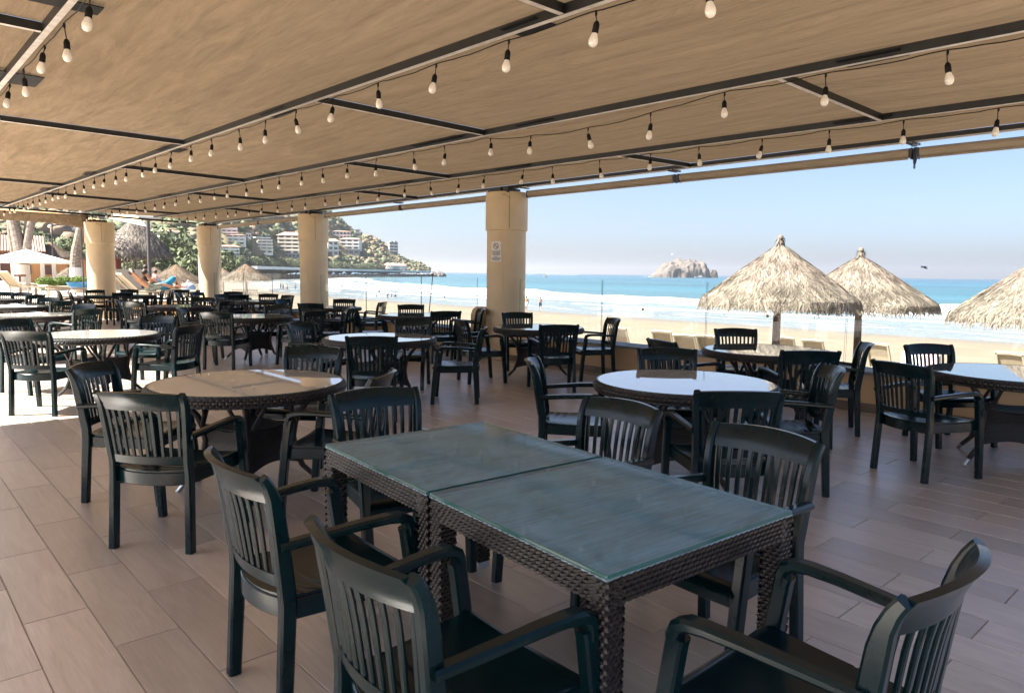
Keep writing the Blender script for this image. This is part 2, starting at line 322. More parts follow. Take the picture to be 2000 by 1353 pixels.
# ------------------------------------------------------------------ mesh helper
class MB:
    def __init__(s): s.v = []; s.f = []; s.m = []
    def add(s, vs, fs, mi=0):
        o = len(s.v); s.v += [tuple(q) for q in vs]; s.f += [tuple(i+o for i in f) for f in fs]; s.m += [mi]*len(fs)
    def box(s, c, d, rot=None, mi=0):
        c = Vector(c); hx, hy, hz = d[0]/2, d[1]/2, d[2]/2
        vs = [Vector((x, y, z)) for z in (-hz, hz) for y in (-hy, hy) for x in (-hx, hx)]
        if rot is not None: vs = [rot @ q for q in vs]
        s.add([q+c for q in vs], [(0, 2, 3, 1), (4, 5, 7, 6), (0, 1, 5, 4), (2, 6, 7, 3), (0, 4, 6, 2), (1, 3, 7, 5)], mi)
    def sweep(s, pts, w, h, side, ch=.005, mi=0):
        pts = [Vector(p) for p in pts]; n = len(pts); side = Vector(side); vs = []
        for i, p in enumerate(pts):
            t = (pts[min(i+1, n-1)]-pts[max(i-1, 0)]).normalized()
            nn = t.cross(side).normalized(); sd = nn.cross(t).normalized()
            a = (w[i] if isinstance(w, (list, tuple)) else w)/2; b = (h[i] if isinstance(h, (list, tuple)) else h)/2; c = min(ch, a*.8, b*.8)
            for x, y in ((a-c, -b), (a, -b+c), (a, b-c), (a-c, b), (-a+c, b), (-a, b-c), (-a, -b+c), (-a+c, -b)):
                vs.append(p+sd*x+nn*y)
        fs = [(i*8+j, i*8+(j+1) % 8, (i+1)*8+(j+1) % 8, (i+1)*8+j) for i in range(n-1) for j in range(8)]
        fs += [tuple(range(7, -1, -1)), tuple((n-1)*8+j for j in range(8))]
        s.add(vs, fs, mi)
    def tube(s, pts, r, n=8, mi=0, cap=True):
        pts = [Vector(p) for p in pts]; k = len(pts); vs = []
        for i, p in enumerate(pts):
            t = (pts[min(i+1, k-1)]-pts[max(i-1, 0)]).normalized()
            a = t.orthogonal().normalized() if i == 0 else (a - t*a.dot(t)).normalized()
            b = t.cross(a); rr = r[i] if isinstance(r, (list, tuple)) else r
            for j in range(n):
                an = 2*math.pi*j/n; vs.append(p + a*rr*math.cos(an) + b*rr*math.sin(an))
        fs = [(i*n+j, i*n+(j+1) % n, (i+1)*n+(j+1) % n, (i+1)*n+j) for i in range(k-1) for j in range(n)]
        if cap: fs += [tuple(range(n-1, -1, -1)), tuple((k-1)*n+j for j in range(n))]
        s.add(vs, fs, mi)
    def lathe(s, prof, n=24, c=(0, 0, 0), mi=0, cap=True):
        vs = [(c[0]+r*math.cos(2*math.pi*j/n), c[1]+r*math.sin(2*math.pi*j/n), c[2]+z) for r, z in prof for j in range(n)]
        k = len(prof)
        fs = [(i*n+j, i*n+(j+1) % n, (i+1)*n+(j+1) % n, (i+1)*n+j) for i in range(k-1) for j in range(n)]
        if cap: fs += [tuple(range(n-1, -1, -1)), tuple((k-1)*n+j for j in range(n))]
        s.add(vs, fs, mi)
    def shell(s, f, g, nu, nv, mi=0):            # closed solid between two surfaces f(u,v), g(u,v)
        A = [Vector(f(i/nu, j/nv)) for i in range(nu+1) for j in range(nv+1)]
        B = [Vector(g(i/nu, j/nv)) for i in range(nu+1) for j in range(nv+1)]
        o = len(A); ix = lambda i, j: i*(nv+1)+j; fs = []
        for i in range(nu):
            for j in range(nv):
                fs.append((ix(i, j), ix(i+1, j), ix(i+1, j+1), ix(i, j+1))); fs.append((o+ix(i, j), o+ix(i, j+1), o+ix(i+1, j+1), o+ix(i+1, j)))
        for i in range(nu):
            fs.append((ix(i, 0), o+ix(i, 0), o+ix(i+1, 0), ix(i+1, 0))); fs.append((ix(i, nv), ix(i+1, nv), o+ix(i+1, nv), o+ix(i, nv)))
        for j in range(nv):
            fs.append((ix(0, j), ix(0, j+1), o+ix(0, j+1), o+ix(0, j))); fs.append((ix(nu, j), o+ix(nu, j), o+ix(nu, j+1), ix(nu, j+1)))
        s.add(A+B, fs, mi)
    def grid(s, f, nu, nv, mi=0):
        A = [f(i/nu, j/nv) for i in range(nu+1) for j in range(nv+1)]
        s.add(A, [(i*(nv+1)+j, (i+1)*(nv+1)+j, (i+1)*(nv+1)+j+1, i*(nv+1)+j+1) for i in range(nu) for j in range(nv)], mi)
    def strand(s, p, u, n, L, W, H, mi=0):       # a raised pillow-shaped wicker strand
        p = Vector(p); u = Vector(u).normalized(); n = Vector(n).normalized(); t = n.cross(u)
        a, b = u*L/2, t*W/2
        s.add([p-a-b, p+a-b, p+a+b, p-a+b, p-a*.5-b*.55+n*H, p+a*.5-b*.55+n*H, p+a*.5+b*.55+n*H, p-a*.5+b*.55+n*H],
              [(0, 1, 5, 4), (1, 2, 6, 5), (2, 3, 7, 6), (3, 0, 4, 7), (4, 5, 6, 7)], mi)
    def mesh(s, name, mats, fix=True, smooth=None):
        me = bpy.data.meshes.new(name); me.from_pydata(s.v, [], s.f)
        if not isinstance(mats, (list, tuple)): mats = [mats]
        for q in mats: me.materials.append(q)
        if len(mats) > 1: me.polygons.foreach_set('material_index', s.m)
        if fix:
            b = bmesh.new(); b.from_mesh(me); bmesh.ops.recalc_face_normals(b, faces=b.faces); b.to_mesh(me); b.free()
        if smooth is not None:
            me.polygons.foreach_set('use_smooth', [True]*len(me.polygons)); me.set_sharp_from_angle(angle=R(smooth))
        me.update(); return me
    def build(s, name, mats, parent=None, fix=True, smooth=None, **tags):
        return put(name, s.mesh(name, mats, fix, smooth), parent, **tags)

def put(name, me, parent=None, loc=None, rot=None, **tags):
    o = bpy.data.objects.new(name, me); COL.objects.link(o)
    if parent is not None: o.parent = parent
    if loc is not None: o.location = loc
    if rot is not None: o.rotation_euler = rot
    for k, v in tags.items(): o[k] = v
    return o
def thing(name, label, cat, loc=(0, 0, 0), rz=0, group=None):
    o = bpy.data.objects.new(name, None); COL.objects.link(o); o.location = loc; o.rotation_euler = (0, 0, rz)
    o.empty_display_size = .2; o['label'] = label; o['category'] = cat
    if group: o['group'] = group
    return o
def copy_tree(o, parent=None):
    c = o.copy(); COL.objects.link(c)
    if parent is not None: c.parent = parent
    for ch in list(o.children): copy_tree(ch, c)
    return c
def fbm(x, y, z=0, o=4): return mnoise.fractal(Vector((x, y, z)), 1.0, 2.0, o)

# ------------------------------------------------------------------ ground, beach, sea
def shore(y): return 65*(min(3, max(0, (y-110)/190)))**1.5
def beach_z(x, y):
    x -= shore(y)
    t = (x-15)/45.0
    z = -1.15 if t < 0 else -1.15 - 1.85*t**.9 if t < 1 else -3.0-(t-1)*2.2
    return z + .05*fbm(x*.3, y*.3, 3) + (.03*fbm(x*1.7, y*1.7, 9) if x < 40 else 0)
mb = MB()
xs = sorted(set([-320, -160, -80, -40, -20, 0, 6] + [8+i*.9 for i in range(50)] + [54+i*2 for i in range(14)] + [90]))
ys = sorted(set([-90, -60, -40] + [-30+i*1.0 for i in range(95)] + [66+i*4 for i in range(30)] + [186+i*20 for i in range(14)]))
vs = [(x+shore(y), y, beach_z(x+shore(y), y)) for x in xs for y in ys]; k = len(ys)
mb.add(vs, [(i*k+j, (i+1)*k+j, (i+1)*k+j+1, i*k+j+1) for i in range(len(xs)-1) for j in range(k-1)])
mb.build('beach', M['sand'], fix=False, smooth=60, kind='structure')
mb = MB()
def sea_pt(u, v):
    x = 42 + 9000*(u**3.2); y = -6000 + 16000*v
    return (x, y, SEAZ)
mb.grid(sea_pt, 40, 40); mb.build('sea', M['sea'], fix=False, kind='structure')
def wave(x0, y0, y1, wd, ht, seed):
    def f(u, v):
        y = y0+(y1-y0)*u; a = .75+.9*fbm(y*.02, seed); a = max(.12, min(1.2, a)); ed = min(1, u*9, (1-u)*9)
        x = x0 + shore(y) + 5*fbm(y*.013, seed+5) + (v-.5)*wd*(.6+.5*a)
        z = SEAZ - .06 + ht*a*ed*math.sin(math.pi*v)**1.3*(1+.5*fbm(x*.35, y*.16, seed)) + .05*fbm(x*1.1, y*.5, seed)
        return (x, y, z)
    w = MB(); w.grid(f, 260, 14); return w
w1 = wave(114, -60, 400, 13, .75, 1.3); w2 = wave(101, -30, 300, 10, .4, 7.7); w3 = wave(82, -50, 330, 5, .16, 4.1)
for w_ in (w1, w2, w3): w_.build('breaking_wave', M['foam'], fix=False, smooth=60, kind='stuff')

# ------------------------------------------------------------------ terrace floor
Y0, Y1, XW = -6.0, 25.0, 8.25
mb = MB(); mb.box(((-9+XW)/2, (Y0+Y1)/2, -.656), (XW+9, Y1-Y0, 1.3)); floor = mb.build('terrace_floor', M['grout'], kind='structure')
def plank_into(b, x, y, wx, ly):
    g = .0016; c = .0022
    b.add([(x+g, y+g, -.008), (x+wx-g, y+g, -.008), (x+wx-g, y+ly-g, -.008), (x+g, y+ly-g, -.008),
           (x+g+c, y+g+c, 0), (x+wx-g-c, y+g+c, 0), (x+wx-g-c, y+ly-g-c, 0), (x+g+c, y+ly-g-c, 0)],
          [(0, 1, 5, 4), (1, 2, 6, 5), (2, 3, 7, 6), (3, 0, 4, 7), (4, 5, 6, 7)])
pb = MB(); plank_into(pb, 0, 0, PW, PL); pmesh = pb.mesh('plank', M['plank'])
cells = []
for i in range(-40, 30):
    x = PX0+i*PW
    if x+PW > XW+.001: continue
    for j in range(-16, 24):
        y = PY0 + j*PL - (PL/2 if i % 2 else 0)
        if y+PL > Y1 or y < Y0: continue
        p = np.array([x+PW/2, y+PL/2, -EYE]); dz = p@CF; vis = False
        if dz > .3:
            px = 1000+FPX*(p@CR)/dz; py = 676.5-FPX*(p@CU)/dz; vis = -150 < px < 2150 and py < 1500
        cells.append((0 if vis else 1, dz if vis else 1e3, x, y))
cells.sort(); rest = MB()
for q, (a, b_, x, y) in enumerate(cells):
    if q < 300: put('plank', pmesh, floor, (x, y, 0))
    else: plank_into(rest, x, y, PW, PL)
rest.build('plank', M['plank'], floor, fix=False, kind='stuff')

# pool terrace beyond the end wall
mb = MB(); mb.box((-2.6, 52.5, -.5), (24, 54, 1.7)); mb.build('pool_terrace', M['paving'], kind='structure')

# ------------------------------------------------------------------ low walls
wall = thing('low_wall', 'low ochre wall with slate ledge along the beach side of the terrace', 'wall', (XW, 0, 0))
mb = MB(); mb.box((.2, (Y0+Y1)/2, -.36), (.4, Y1-Y0, 1.58)); mb.build('wall_body', M['stucco'], wall)
lb = MB(); lb.sweep([(.195, .004, .445), (.195, .446, .445), (.195, .896, .445)], .47, [.03, .033, .03], (1, 0, 0), .006); lm = lb.mesh('ledge_stone', M['slate'])
sb = MB(); sb.sweep([(-.006, .003, .052), (-.006, .597, .052)], .012, .1, (1, 0, 0), .003); sm = sb.mesh('skirting_tile', M['skirting'])
y = Y0
while y < Y1-.9:
    put('ledge_stone', lm, wall, (rnd.uniform(-.006, .006), y, rnd.uniform(-.003, .003))); y += .9
y = Y0
while y < Y1-.6: put('skirting_tile', sm, wall, (0, y, 0)); y += .6
mb = MB()
prof = [(0, 0), (.34, 0), (.34, .74), (.30, .83), (.22, .88), (.12, .88), (.04, .83), (0, .74)]
n_ = len(prof); vs = [(a-.004, yy, z) for yy in (9.96, 10.22) for a, z in prof]
mb.add(vs, [tuple(range(n_)), tuple(range(2*n_-1, n_-1, -1))]+[(i, i+n_, (i+1) % n_+n_, (i+1) % n_) for i in range(n_)])
mb.build('wall_end', M['stucco'], wall)
ew = thing('low_wall', 'low ochre wall across the far end of the terrace', 'wall', (0, 25.0, 0))
mb = MB(); mb.box((-.2, .15, -.37), (16.88, .3, 1.6)); mb.build('wall_body', M['stucco'], ew)
mb = MB(); mb.box((-.2, .15, .445), (16.86, .36, .03)); mb.build('ledge_stone', M['slate'], ew)

# ------------------------------------------------------------------ columns
def column(x, y, rad, top, label, name='column'):
    t = thing(name, label, 'column', (x, y, 0), 0, 'round columns of the terrace')
    b = MB(); b.lathe([(rad, -.4), (rad, 2.24)], 48); b.build('shaft', M['column'], t, smooth=40)
    b = MB(); b.lathe([(rad+.002, 2.225), (rad+.024, 2.23), (rad+.026, 2.25), (rad+.026, top-.02), (rad+.018, top)], 48); b.build('collar', M['column'], t, smooth=40)
    a1 = math.atan2(-y, -x)+.12; pts = [((rad+.0265)*math.cos(a1+.012*math.sin(q*1.7)), (rad+.0265)*math.sin(a1+.012*math.sin(q*1.7)), 2.26+q*(top-2.29)/9) for q in range(10)]
    b = MB(); b.tube(pts, .004, 5); pts = [((rad+.027)*math.cos(a1-.05*q), (rad+.027)*math.sin(a1-.05*q), top-.06-.02*abs(q-3)+.06*(q > 4)) for q in range(8)]; b.tube(pts, .0035, 5); b.build('plaster_crack', M['brown'], t)
    b = MB(); b.box((-.05, 0, top+.035), (.46, .30, .07)); b.box((.1, .24, top+.02), (.16, .12, .12)); b.box((-.2, -.2, top+.03), (.1, .2, .1)); b.build('bracket', M['beam'], t)
    return t
column(8.5, 9.55, .343, 2.88, 'round cream column with the no smoking notice taped on it')
column(8.5, 16.8, .343, 2.88, 'round cream column standing before the white villas on the headland')
column(8.5, 24.0, .343, 2.88, 'round cream column half sunlit, farthest along the sea wall')
column(5.45, 24.45, .375, 2.85, 'round cream column half sunlit at the inland end, beside the thatched hut')
column(8.5, 2.35-.05-2.35, .343, 2.88, 'round cream column outside the right edge of the view') if False else None

# cable hanging down on the far column
mb = MB(); mb.tube([(8.75, 23.72, 2.8), (8.72, 23.66, 2.3), (8.62, 23.63, 1.6), (8.52, 23.62, 1.0), (8.47, 23.62, .5)], .008, 6)
o = mb.build('cable', M['blind']); o['label'] = 'thin cable drooping down the farthest cream column'; o['category'] = 'cable'

# notice on the first column
def on_col(u, z, off=.004, cx=8.5, cy=9.55, rad=.343, a0=R(197)):      # u: metres round the shaft
    a = a0 + u/rad
    return (cx+(rad+off)*math.cos(a), cy+(rad+off)*math.sin(a), z)
nt_ = thing('notice', 'white no smoking notice taped to the nearest cream column', 'notice', on_col(0, 1.7))
base = Vector(on_col(0, 1.7))
NW, NH, NZ = .20, .345, 1.862
def patch(name, u0, u1, z0, z1, m_, off, nu=8):
    b = MB(); b.shell(lambda u, v: Vector(on_col(u0+(u1-u0)*u, z0+(z1-z0)*v, off+.0015))-base, lambda u, v: Vector(on_col(u0+(u1-u0)*u, z0+(z1-z0)*v, off))-base, nu, 1)
    return b.build(name, m_, nt_)
patch('sheet', -NW/2, NW/2, NZ-NH/2, NZ+NH/2, M['paper'], .004)
b = MB()
def ring(u, v, r0, r1, off): 
    a = 2*math.pi*u; r = r0+(r1-r0)*v
    return Vector(on_col(r*math.cos(a), NZ+.092+r*math.sin(a), off))-base
b.shell(lambda u, v: ring(u, v, .041, .052, .0085), lambda u, v: ring(u, v, .041, .052, .006), 28, 1)
b.shell(lambda u, v: Vector(on_col(-.031+.062*u+(v-.5)*.008, NZ+.092+.031-.062*u+(v-.5)*.008, .0085))-base, lambda u, v: Vector(on_col(-.031+.062*u+(v-.5)*.008, NZ+.092+.031-.062*u+(v-.5)*.008, .006))-base, 8, 1)
b.build('ban_ring', M['signred'], nt_)
patch('cigarette', -.026, .022, NZ+.086, NZ+.095, M['ink'], .0052, 4)
b = MB()
for q, (zz, wdt) in enumerate(((.012, .17), (-.006, .16), (-.02, .165), (-.034, .15), (-.048, .168), (-.062, .12), (-.088, .06), (-.104, .166), (-.118, .17), (-.132, .16), (-.146, .13))):
    hh = .0042
    b.shell(lambda u, v: Vector(on_col(-wdt/2+wdt*u, NZ+zz+hh*(v-.5)*2, .0072))-base, lambda u, v: Vector(on_col(-wdt/2+wdt*u, NZ+zz+hh*(v-.5)*2, .005))-base, 6, 1)
b.build('print_line', M['ink'], nt_, kind='stuff')

# ------------------------------------------------------------------ glass wind screen on the wall
GL = thin_glass('clear_glass', (.955, .975, .965)); 
def screen(ys_, label, dots=()):
    t = thing('glass_screen', label, 'glass screen', (8.47, ys_[0], .46), 0, 'glass screens on the beach wall')
    for a, b_ in zip(ys_[:-1], ys_[1:]):
        h = MB(); y0, y1 = a+.009-ys_[0], b_-.009-ys_[0]; w = .005; Z = .945
        h.add([(-w, y0, 0), (-w, y1, 0), (-w, y1, Z), (-w, y0, Z), (w, y0, 0), (w, y1, 0), (w, y1, Z), (w, y0, Z)],
              [(3, 2, 1, 0), (4, 5, 6, 7)], 0)
        h.add([(-w, y0, 0), (-w, y1, 0), (-w, y1, Z), (-w, y0, Z), (w, y0, 0), (w, y1, 0), (w, y1, Z), (w, y0, Z)], [(0, 4, 7, 3), (1, 2, 6, 5), (3, 7, 6, 2)], 1)
        h.build('pane', [GL, M['glass_edge']], t, fix=False)
    for yy, zz in dots:
        h = MB(); h.lathe([(.021, 0), (.021, .003)], 16)
        o = h.build('sticker', M['gold'], t); o.location = (-.0062, yy-ys_[0], zz-.46); o.rotation_euler = (0, -math.pi/2, 0)
screen([-.15, 1.70, 3.57, 5.44, 7.29, 9.16], 'frameless glass screen on the wall in front of the thatched parasols', ((6.5, .995), (4.55, 1.0)))
screen([10.3, 12.1, 14.25, 16.4], 'frameless glass screen on the wall between the first and second columns', ((11.3, 1.02),))
screen([17.2, 19.2, 21.2, 23.6], 'frameless glass screen on the wall between second and farthest column')

# ------------------------------------------------------------------ canopy
BX = [-.9, 1.0, 3.1, 5.1, 7.0, 8.56]
BZ0 = [2.98, 2.965, 2.945, 2.916, 2.893, 2.965]; BSL = [.0085, .0085, .0085, .0078, .0077, 0]
def bz(x, y):
    return float(np.interp(x, BX, [z+s*y for z, s in zip(BZ0, BSL)]))
canopy = thing('canopy', 'tan fabric canopy stretched over a dark steel grid above the terrace', 'canopy', (0, 0, 2.9))
def bar(name, p0, p1, w, h):
    b = MB(); d = (Vector(p1)-Vector(p0)); L = d.length; t = d.normalized(); s = t.cross(Vector((0, 0, 1))).normalized(); n = s.cross(t)
    c = (Vector(p0)+Vector(p1))/2 + n*h/2
    vs = [c + t*x*L/2 + s*y*w/2 + n*z*h/2 for z in (-1, 1) for y in (-1, 1) for x in (-1, 1)]
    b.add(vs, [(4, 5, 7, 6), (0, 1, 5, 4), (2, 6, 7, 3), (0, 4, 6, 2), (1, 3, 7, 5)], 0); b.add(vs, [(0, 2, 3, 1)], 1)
    o = b.build(name, [M['beam'], M['beam_under_lit']], canopy); o.location = (0, 0, -2.9); return o
CY0, CY1 = 0.45, 24.5
BH = .06
for x in BX[:5]:
    segs = [(CY0, 9.55)] if x < 0 else [(CY0, 1.2), (1.203, 12.9), (12.903, CY1)]
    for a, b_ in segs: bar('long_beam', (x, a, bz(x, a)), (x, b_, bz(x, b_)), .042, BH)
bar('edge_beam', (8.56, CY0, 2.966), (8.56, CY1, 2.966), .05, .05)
cross = {0: [5.65], 1: [3.0, 9.5, 16.6, 23.2], 2: [6.1, 12.6, 19.0], 3: [2.75, 9.25, 15.7, 22.2], 4: [5.85, 12.35, 18.8]}
for g, yl in cross.items():
    for y in yl:
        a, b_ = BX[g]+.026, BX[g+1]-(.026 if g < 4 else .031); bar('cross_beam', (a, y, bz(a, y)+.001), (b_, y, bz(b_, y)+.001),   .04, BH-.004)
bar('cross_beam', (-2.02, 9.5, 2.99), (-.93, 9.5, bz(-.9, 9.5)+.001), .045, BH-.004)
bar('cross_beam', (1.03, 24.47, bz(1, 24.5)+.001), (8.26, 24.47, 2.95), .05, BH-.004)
def fz(x, y, x0, x1, y0, y1):
    u = (x-x0)/(x1-x0); v = (y-y0)/(y1-y0)
    sag = -.085*math.sin(math.pi*u)*math.sin(math.pi*min(1, max(0, v)))
    e = min(1, 6*u, 6*(1-u), 6*v, 6*(1-v))
    wr = (.016*fbm(x*1.1+y*.1, y*.18-x*.1, 2.2, 5)+.014*fbm(x*2.9+y*.25, y*.33, 5.2, 3))*e + .02*fbm(x*.4, y*.3, 8, 3)*e
    return bz(x, y)+BH+.003+sag*.8+wr
def panel(x0, x1, y0, y1):
    b = MB(); nu = max(6, int((x1-x0)*11)); nv = max(6, int((y1-y0)*5))
    b.grid(lambda u, v: (x0+(x1-x0)*u, y0+(y1-y0)*v, fz(x0+(x1-x0)*u, y0+(y1-y0)*v, x0, x1, y0, y1)-2.9), nu, nv)
    return b.build('fabric_panel', M['fabric'], canopy, fix=False, smooth=180)
for g in range(5):
    yl = [CY0]+[y for y in cross[g]]+[CY1 if g else 9.55]
    for a, b_ in zip(yl[:-1], yl[1:]): panel(BX[g]+.004, BX[g+1]-.004+(.03 if g == 4 else 0), a+.004, b_-.004)
# inland part of the canopy, beside the picture
panel(-2.02, -.904, CY0, 3.0); panel(-2.02, -.904, 3.004, 9.55)
# pale valance strip under the sea edge, black sheets standing in for dark openings
b = MB(); b.box((8.60, 12.47, .074), (.012, 24.0, .035)); o = b.build('valance', M['alu'], canopy); o.location = (0, 0, 0)
def dark_opening(x, y, sx, sy):
    b = MB(); b.box((0, 0, 0), (sx, sy, .006)); o = b.build('dark_opening_sheet', M['black'], canopy); o.location = (x, y, bz(x, y)+BH-.014-2.9-.02)
for x, y, sx, sy in ((1.0, 5.02, .36, .17), (1.03, 7.35, .42, .42), (1.0, 10.9, .3, .2), (3.14, 3.35, .2, .3), (3.1, 2.3, .24, .5), (3.14, 6.9, .16, .5), (3.16, 10.2, .3, .35), (3.1, 14.1, .3, .4), (3.1, 18, .3, .4), (5.13, 2.1, .2, .4), (5.08, 6.9, .22, .9), (5.13, 5.3, .18, .5), (5.1, 11.6, .24, .6), (5.1, 16.8, .3, .6), (7.0, 2.9, .2, .5), (7.0, 7.7, .2, .7), (7.0, 10.6, .2, .8), (7.0, 14, .2, .8)):
    dark_opening(x, y, sx, sy)
# tan end flap between the last beam and the inland column
b = MB()
b.shell(lambda u, v: (1.6+3.6*u, 24.52+.02*math.sin(u*9)+.25*v, .17-.02*u-(.10+.30*u+.05*math.sin(math.pi*u*2))*v), lambda u, v: (1.6+3.6*u, 24.526+.02*math.sin(u*9)+.25*v, .17-.02*u-(.10+.30*u+.05*math.sin(math.pi*u*2))*v), 20, 6)
b.build('end_flap', M['fabric'], canopy, smooth=180)

# ------------------------------------------------------------------ roller blinds along the sea edge
bl = [(2.98, -.1, 'rolled beige blind cut off by the right edge of the view'), (6.06, 3.03, 'rolled beige blind hanging over the two big thatched parasols'), (9.14, 6.11, 'rolled beige blind between the noticed column and the rocky island'),
      (13.0, 9.98, 'rolled beige blind just left of the noticed column'), (16.35, 13.06, 'rolled beige blind just right of the second column'), (20.3, 17.25, 'rolled beige blind just left of the second column'), (23.5, 20.36, 'rolled beige blind just right of the farthest column')]
for a, b_, lab in bl:
    L = a-b_; t = thing('roller_blind', lab, 'blind', (8.62, b_, 2.853), 0, 'rolled blinds along the sea edge')
    b = MB(); b.tube([(0, .03, 0), (0, L*.33, -.004), (0, L*.66, -.005), (0, L-.03, 0)], .052, 18); b.build('roll', M['blind'], t, smooth=50)
    b = MB(); b.sweep([(-.02, .04, -.062), (-.02, L-.04, -.062)], .03, .018, (1, 0, 0), .004); b.build('bottom_bar', M['blind'], t)
    for e in (.006, L-.006):
        b = MB(); b.box((0, e, -.01), (.09, .012, .12)); b.box((-.08, e, .085), (.2, .02, .02)); b.build('bracket', M['dkpost'], t)
t = thing('blind_winder', 'dark winder with a ring hanging from the blind joint near the right edge', 'winder', (8.62, 3.005, 2.83))
b = MB(); b.tube([(0, 0, .08), (.01, 0, 0), (0, 0, -.1)], [.02, .028, .014], 8); b.build('gearbox', M['navy'], t)
b = MB(); b.tube([(.018*math.cos(a), 0, -.125+.024*math.sin(a)) for a in np.linspace(0, 6.28, 14)], .005, 5); b.build('ring', M['black'], t)
b = MB(); b.box((-.03, .0, .1), (.12, .05, .02), Matrix.Rotation(.5, 3, 'Z')); b.build('strap', M['bluecloth'], t)

# ------------------------------------------------------------------ strings of bulbs
sk = MB(); sk.lathe([(.004, 0), (.011, -.004), (.018, -.02), (.019, -.062), (.016, -.066)], 14); skm = sk.mesh('socket', M['black'], smooth=45)
bu = MB(); bu.lathe([(.014, -.064), (.018, -.075), (.026, -.098), (.0275, -.112), (.024, -.128), (.014, -.139), (.003, -.142)], 18); bum = bu.mesh('bulb', M['bulb'], smooth=60)
def string(g, off, y_first, n, sp, label, sagspan=None):
    x = BX[g]+off; t = thing('string_lights', label, 'string lights', (x, 0, 0), 0, 'strings of bulbs under the canopy')
    pts = []; yy = y_first-.4; rr = random.Random(g)
    def cz(y):
        z = bz(BX[g], y)-.012
        if sagspan and sagspan[0] < y < sagspan[1]:
            q = (y-sagspan[0])/(sagspan[1]-sagspan[0]); z -= .085*math.sin(math.pi*q)**.9
        return z
    while yy < y_first+n*sp: pts.append((0, yy, cz(yy)+rr.uniform(-.003, .003))); yy += .09
    pts = [(a_, y_, z_-.016*abs(math.sin(math.pi*(y_-y_first)/sp))) for a_, y_, z_ in pts]
    b = MB(); b.tube(pts, .004, 5); b.build('cord', M['black'], t)
    for k in range(n):
        y = y_first+k*sp+rr.uniform(-.09, .09); z = cz(y)-.006; L = rr.uniform(.05, .095); dx = rr.uniform(-.012, .012)
        dr = MB(); dr.tube([(0, 0, .004), (0, 0, -.02), (dx*.3, .003, -.03), (dx, 0, -L)], [.007, .008, .0032, .0032], 6)
        d = dr.build('drop_wire', M['black'], t); d.location = (0, y, z)
        s_ = put('socket', skm, t, (dx, y, z-L+.004), (rr.uniform(-.18, .18), rr.uniform(-.24, .24), 0)); put('bulb', bum, s_)
string(1, .035, 4.55, 28, .71, 'string of bulbs along the leftmost roof beam, largest at the top left corner')
string(2, .03, 2.15, 32, .715, 'string of bulbs along the roof beam that rises to the top centre')
string(3, .03, .95, 33, .735, 'string of bulbs along the middle roof beam, drooping between two beams', (3.4, 6.15))
string(4, .03, -.4, 34, .73, 'string of bulbs along the beam nearest the sea, level with the column tops')

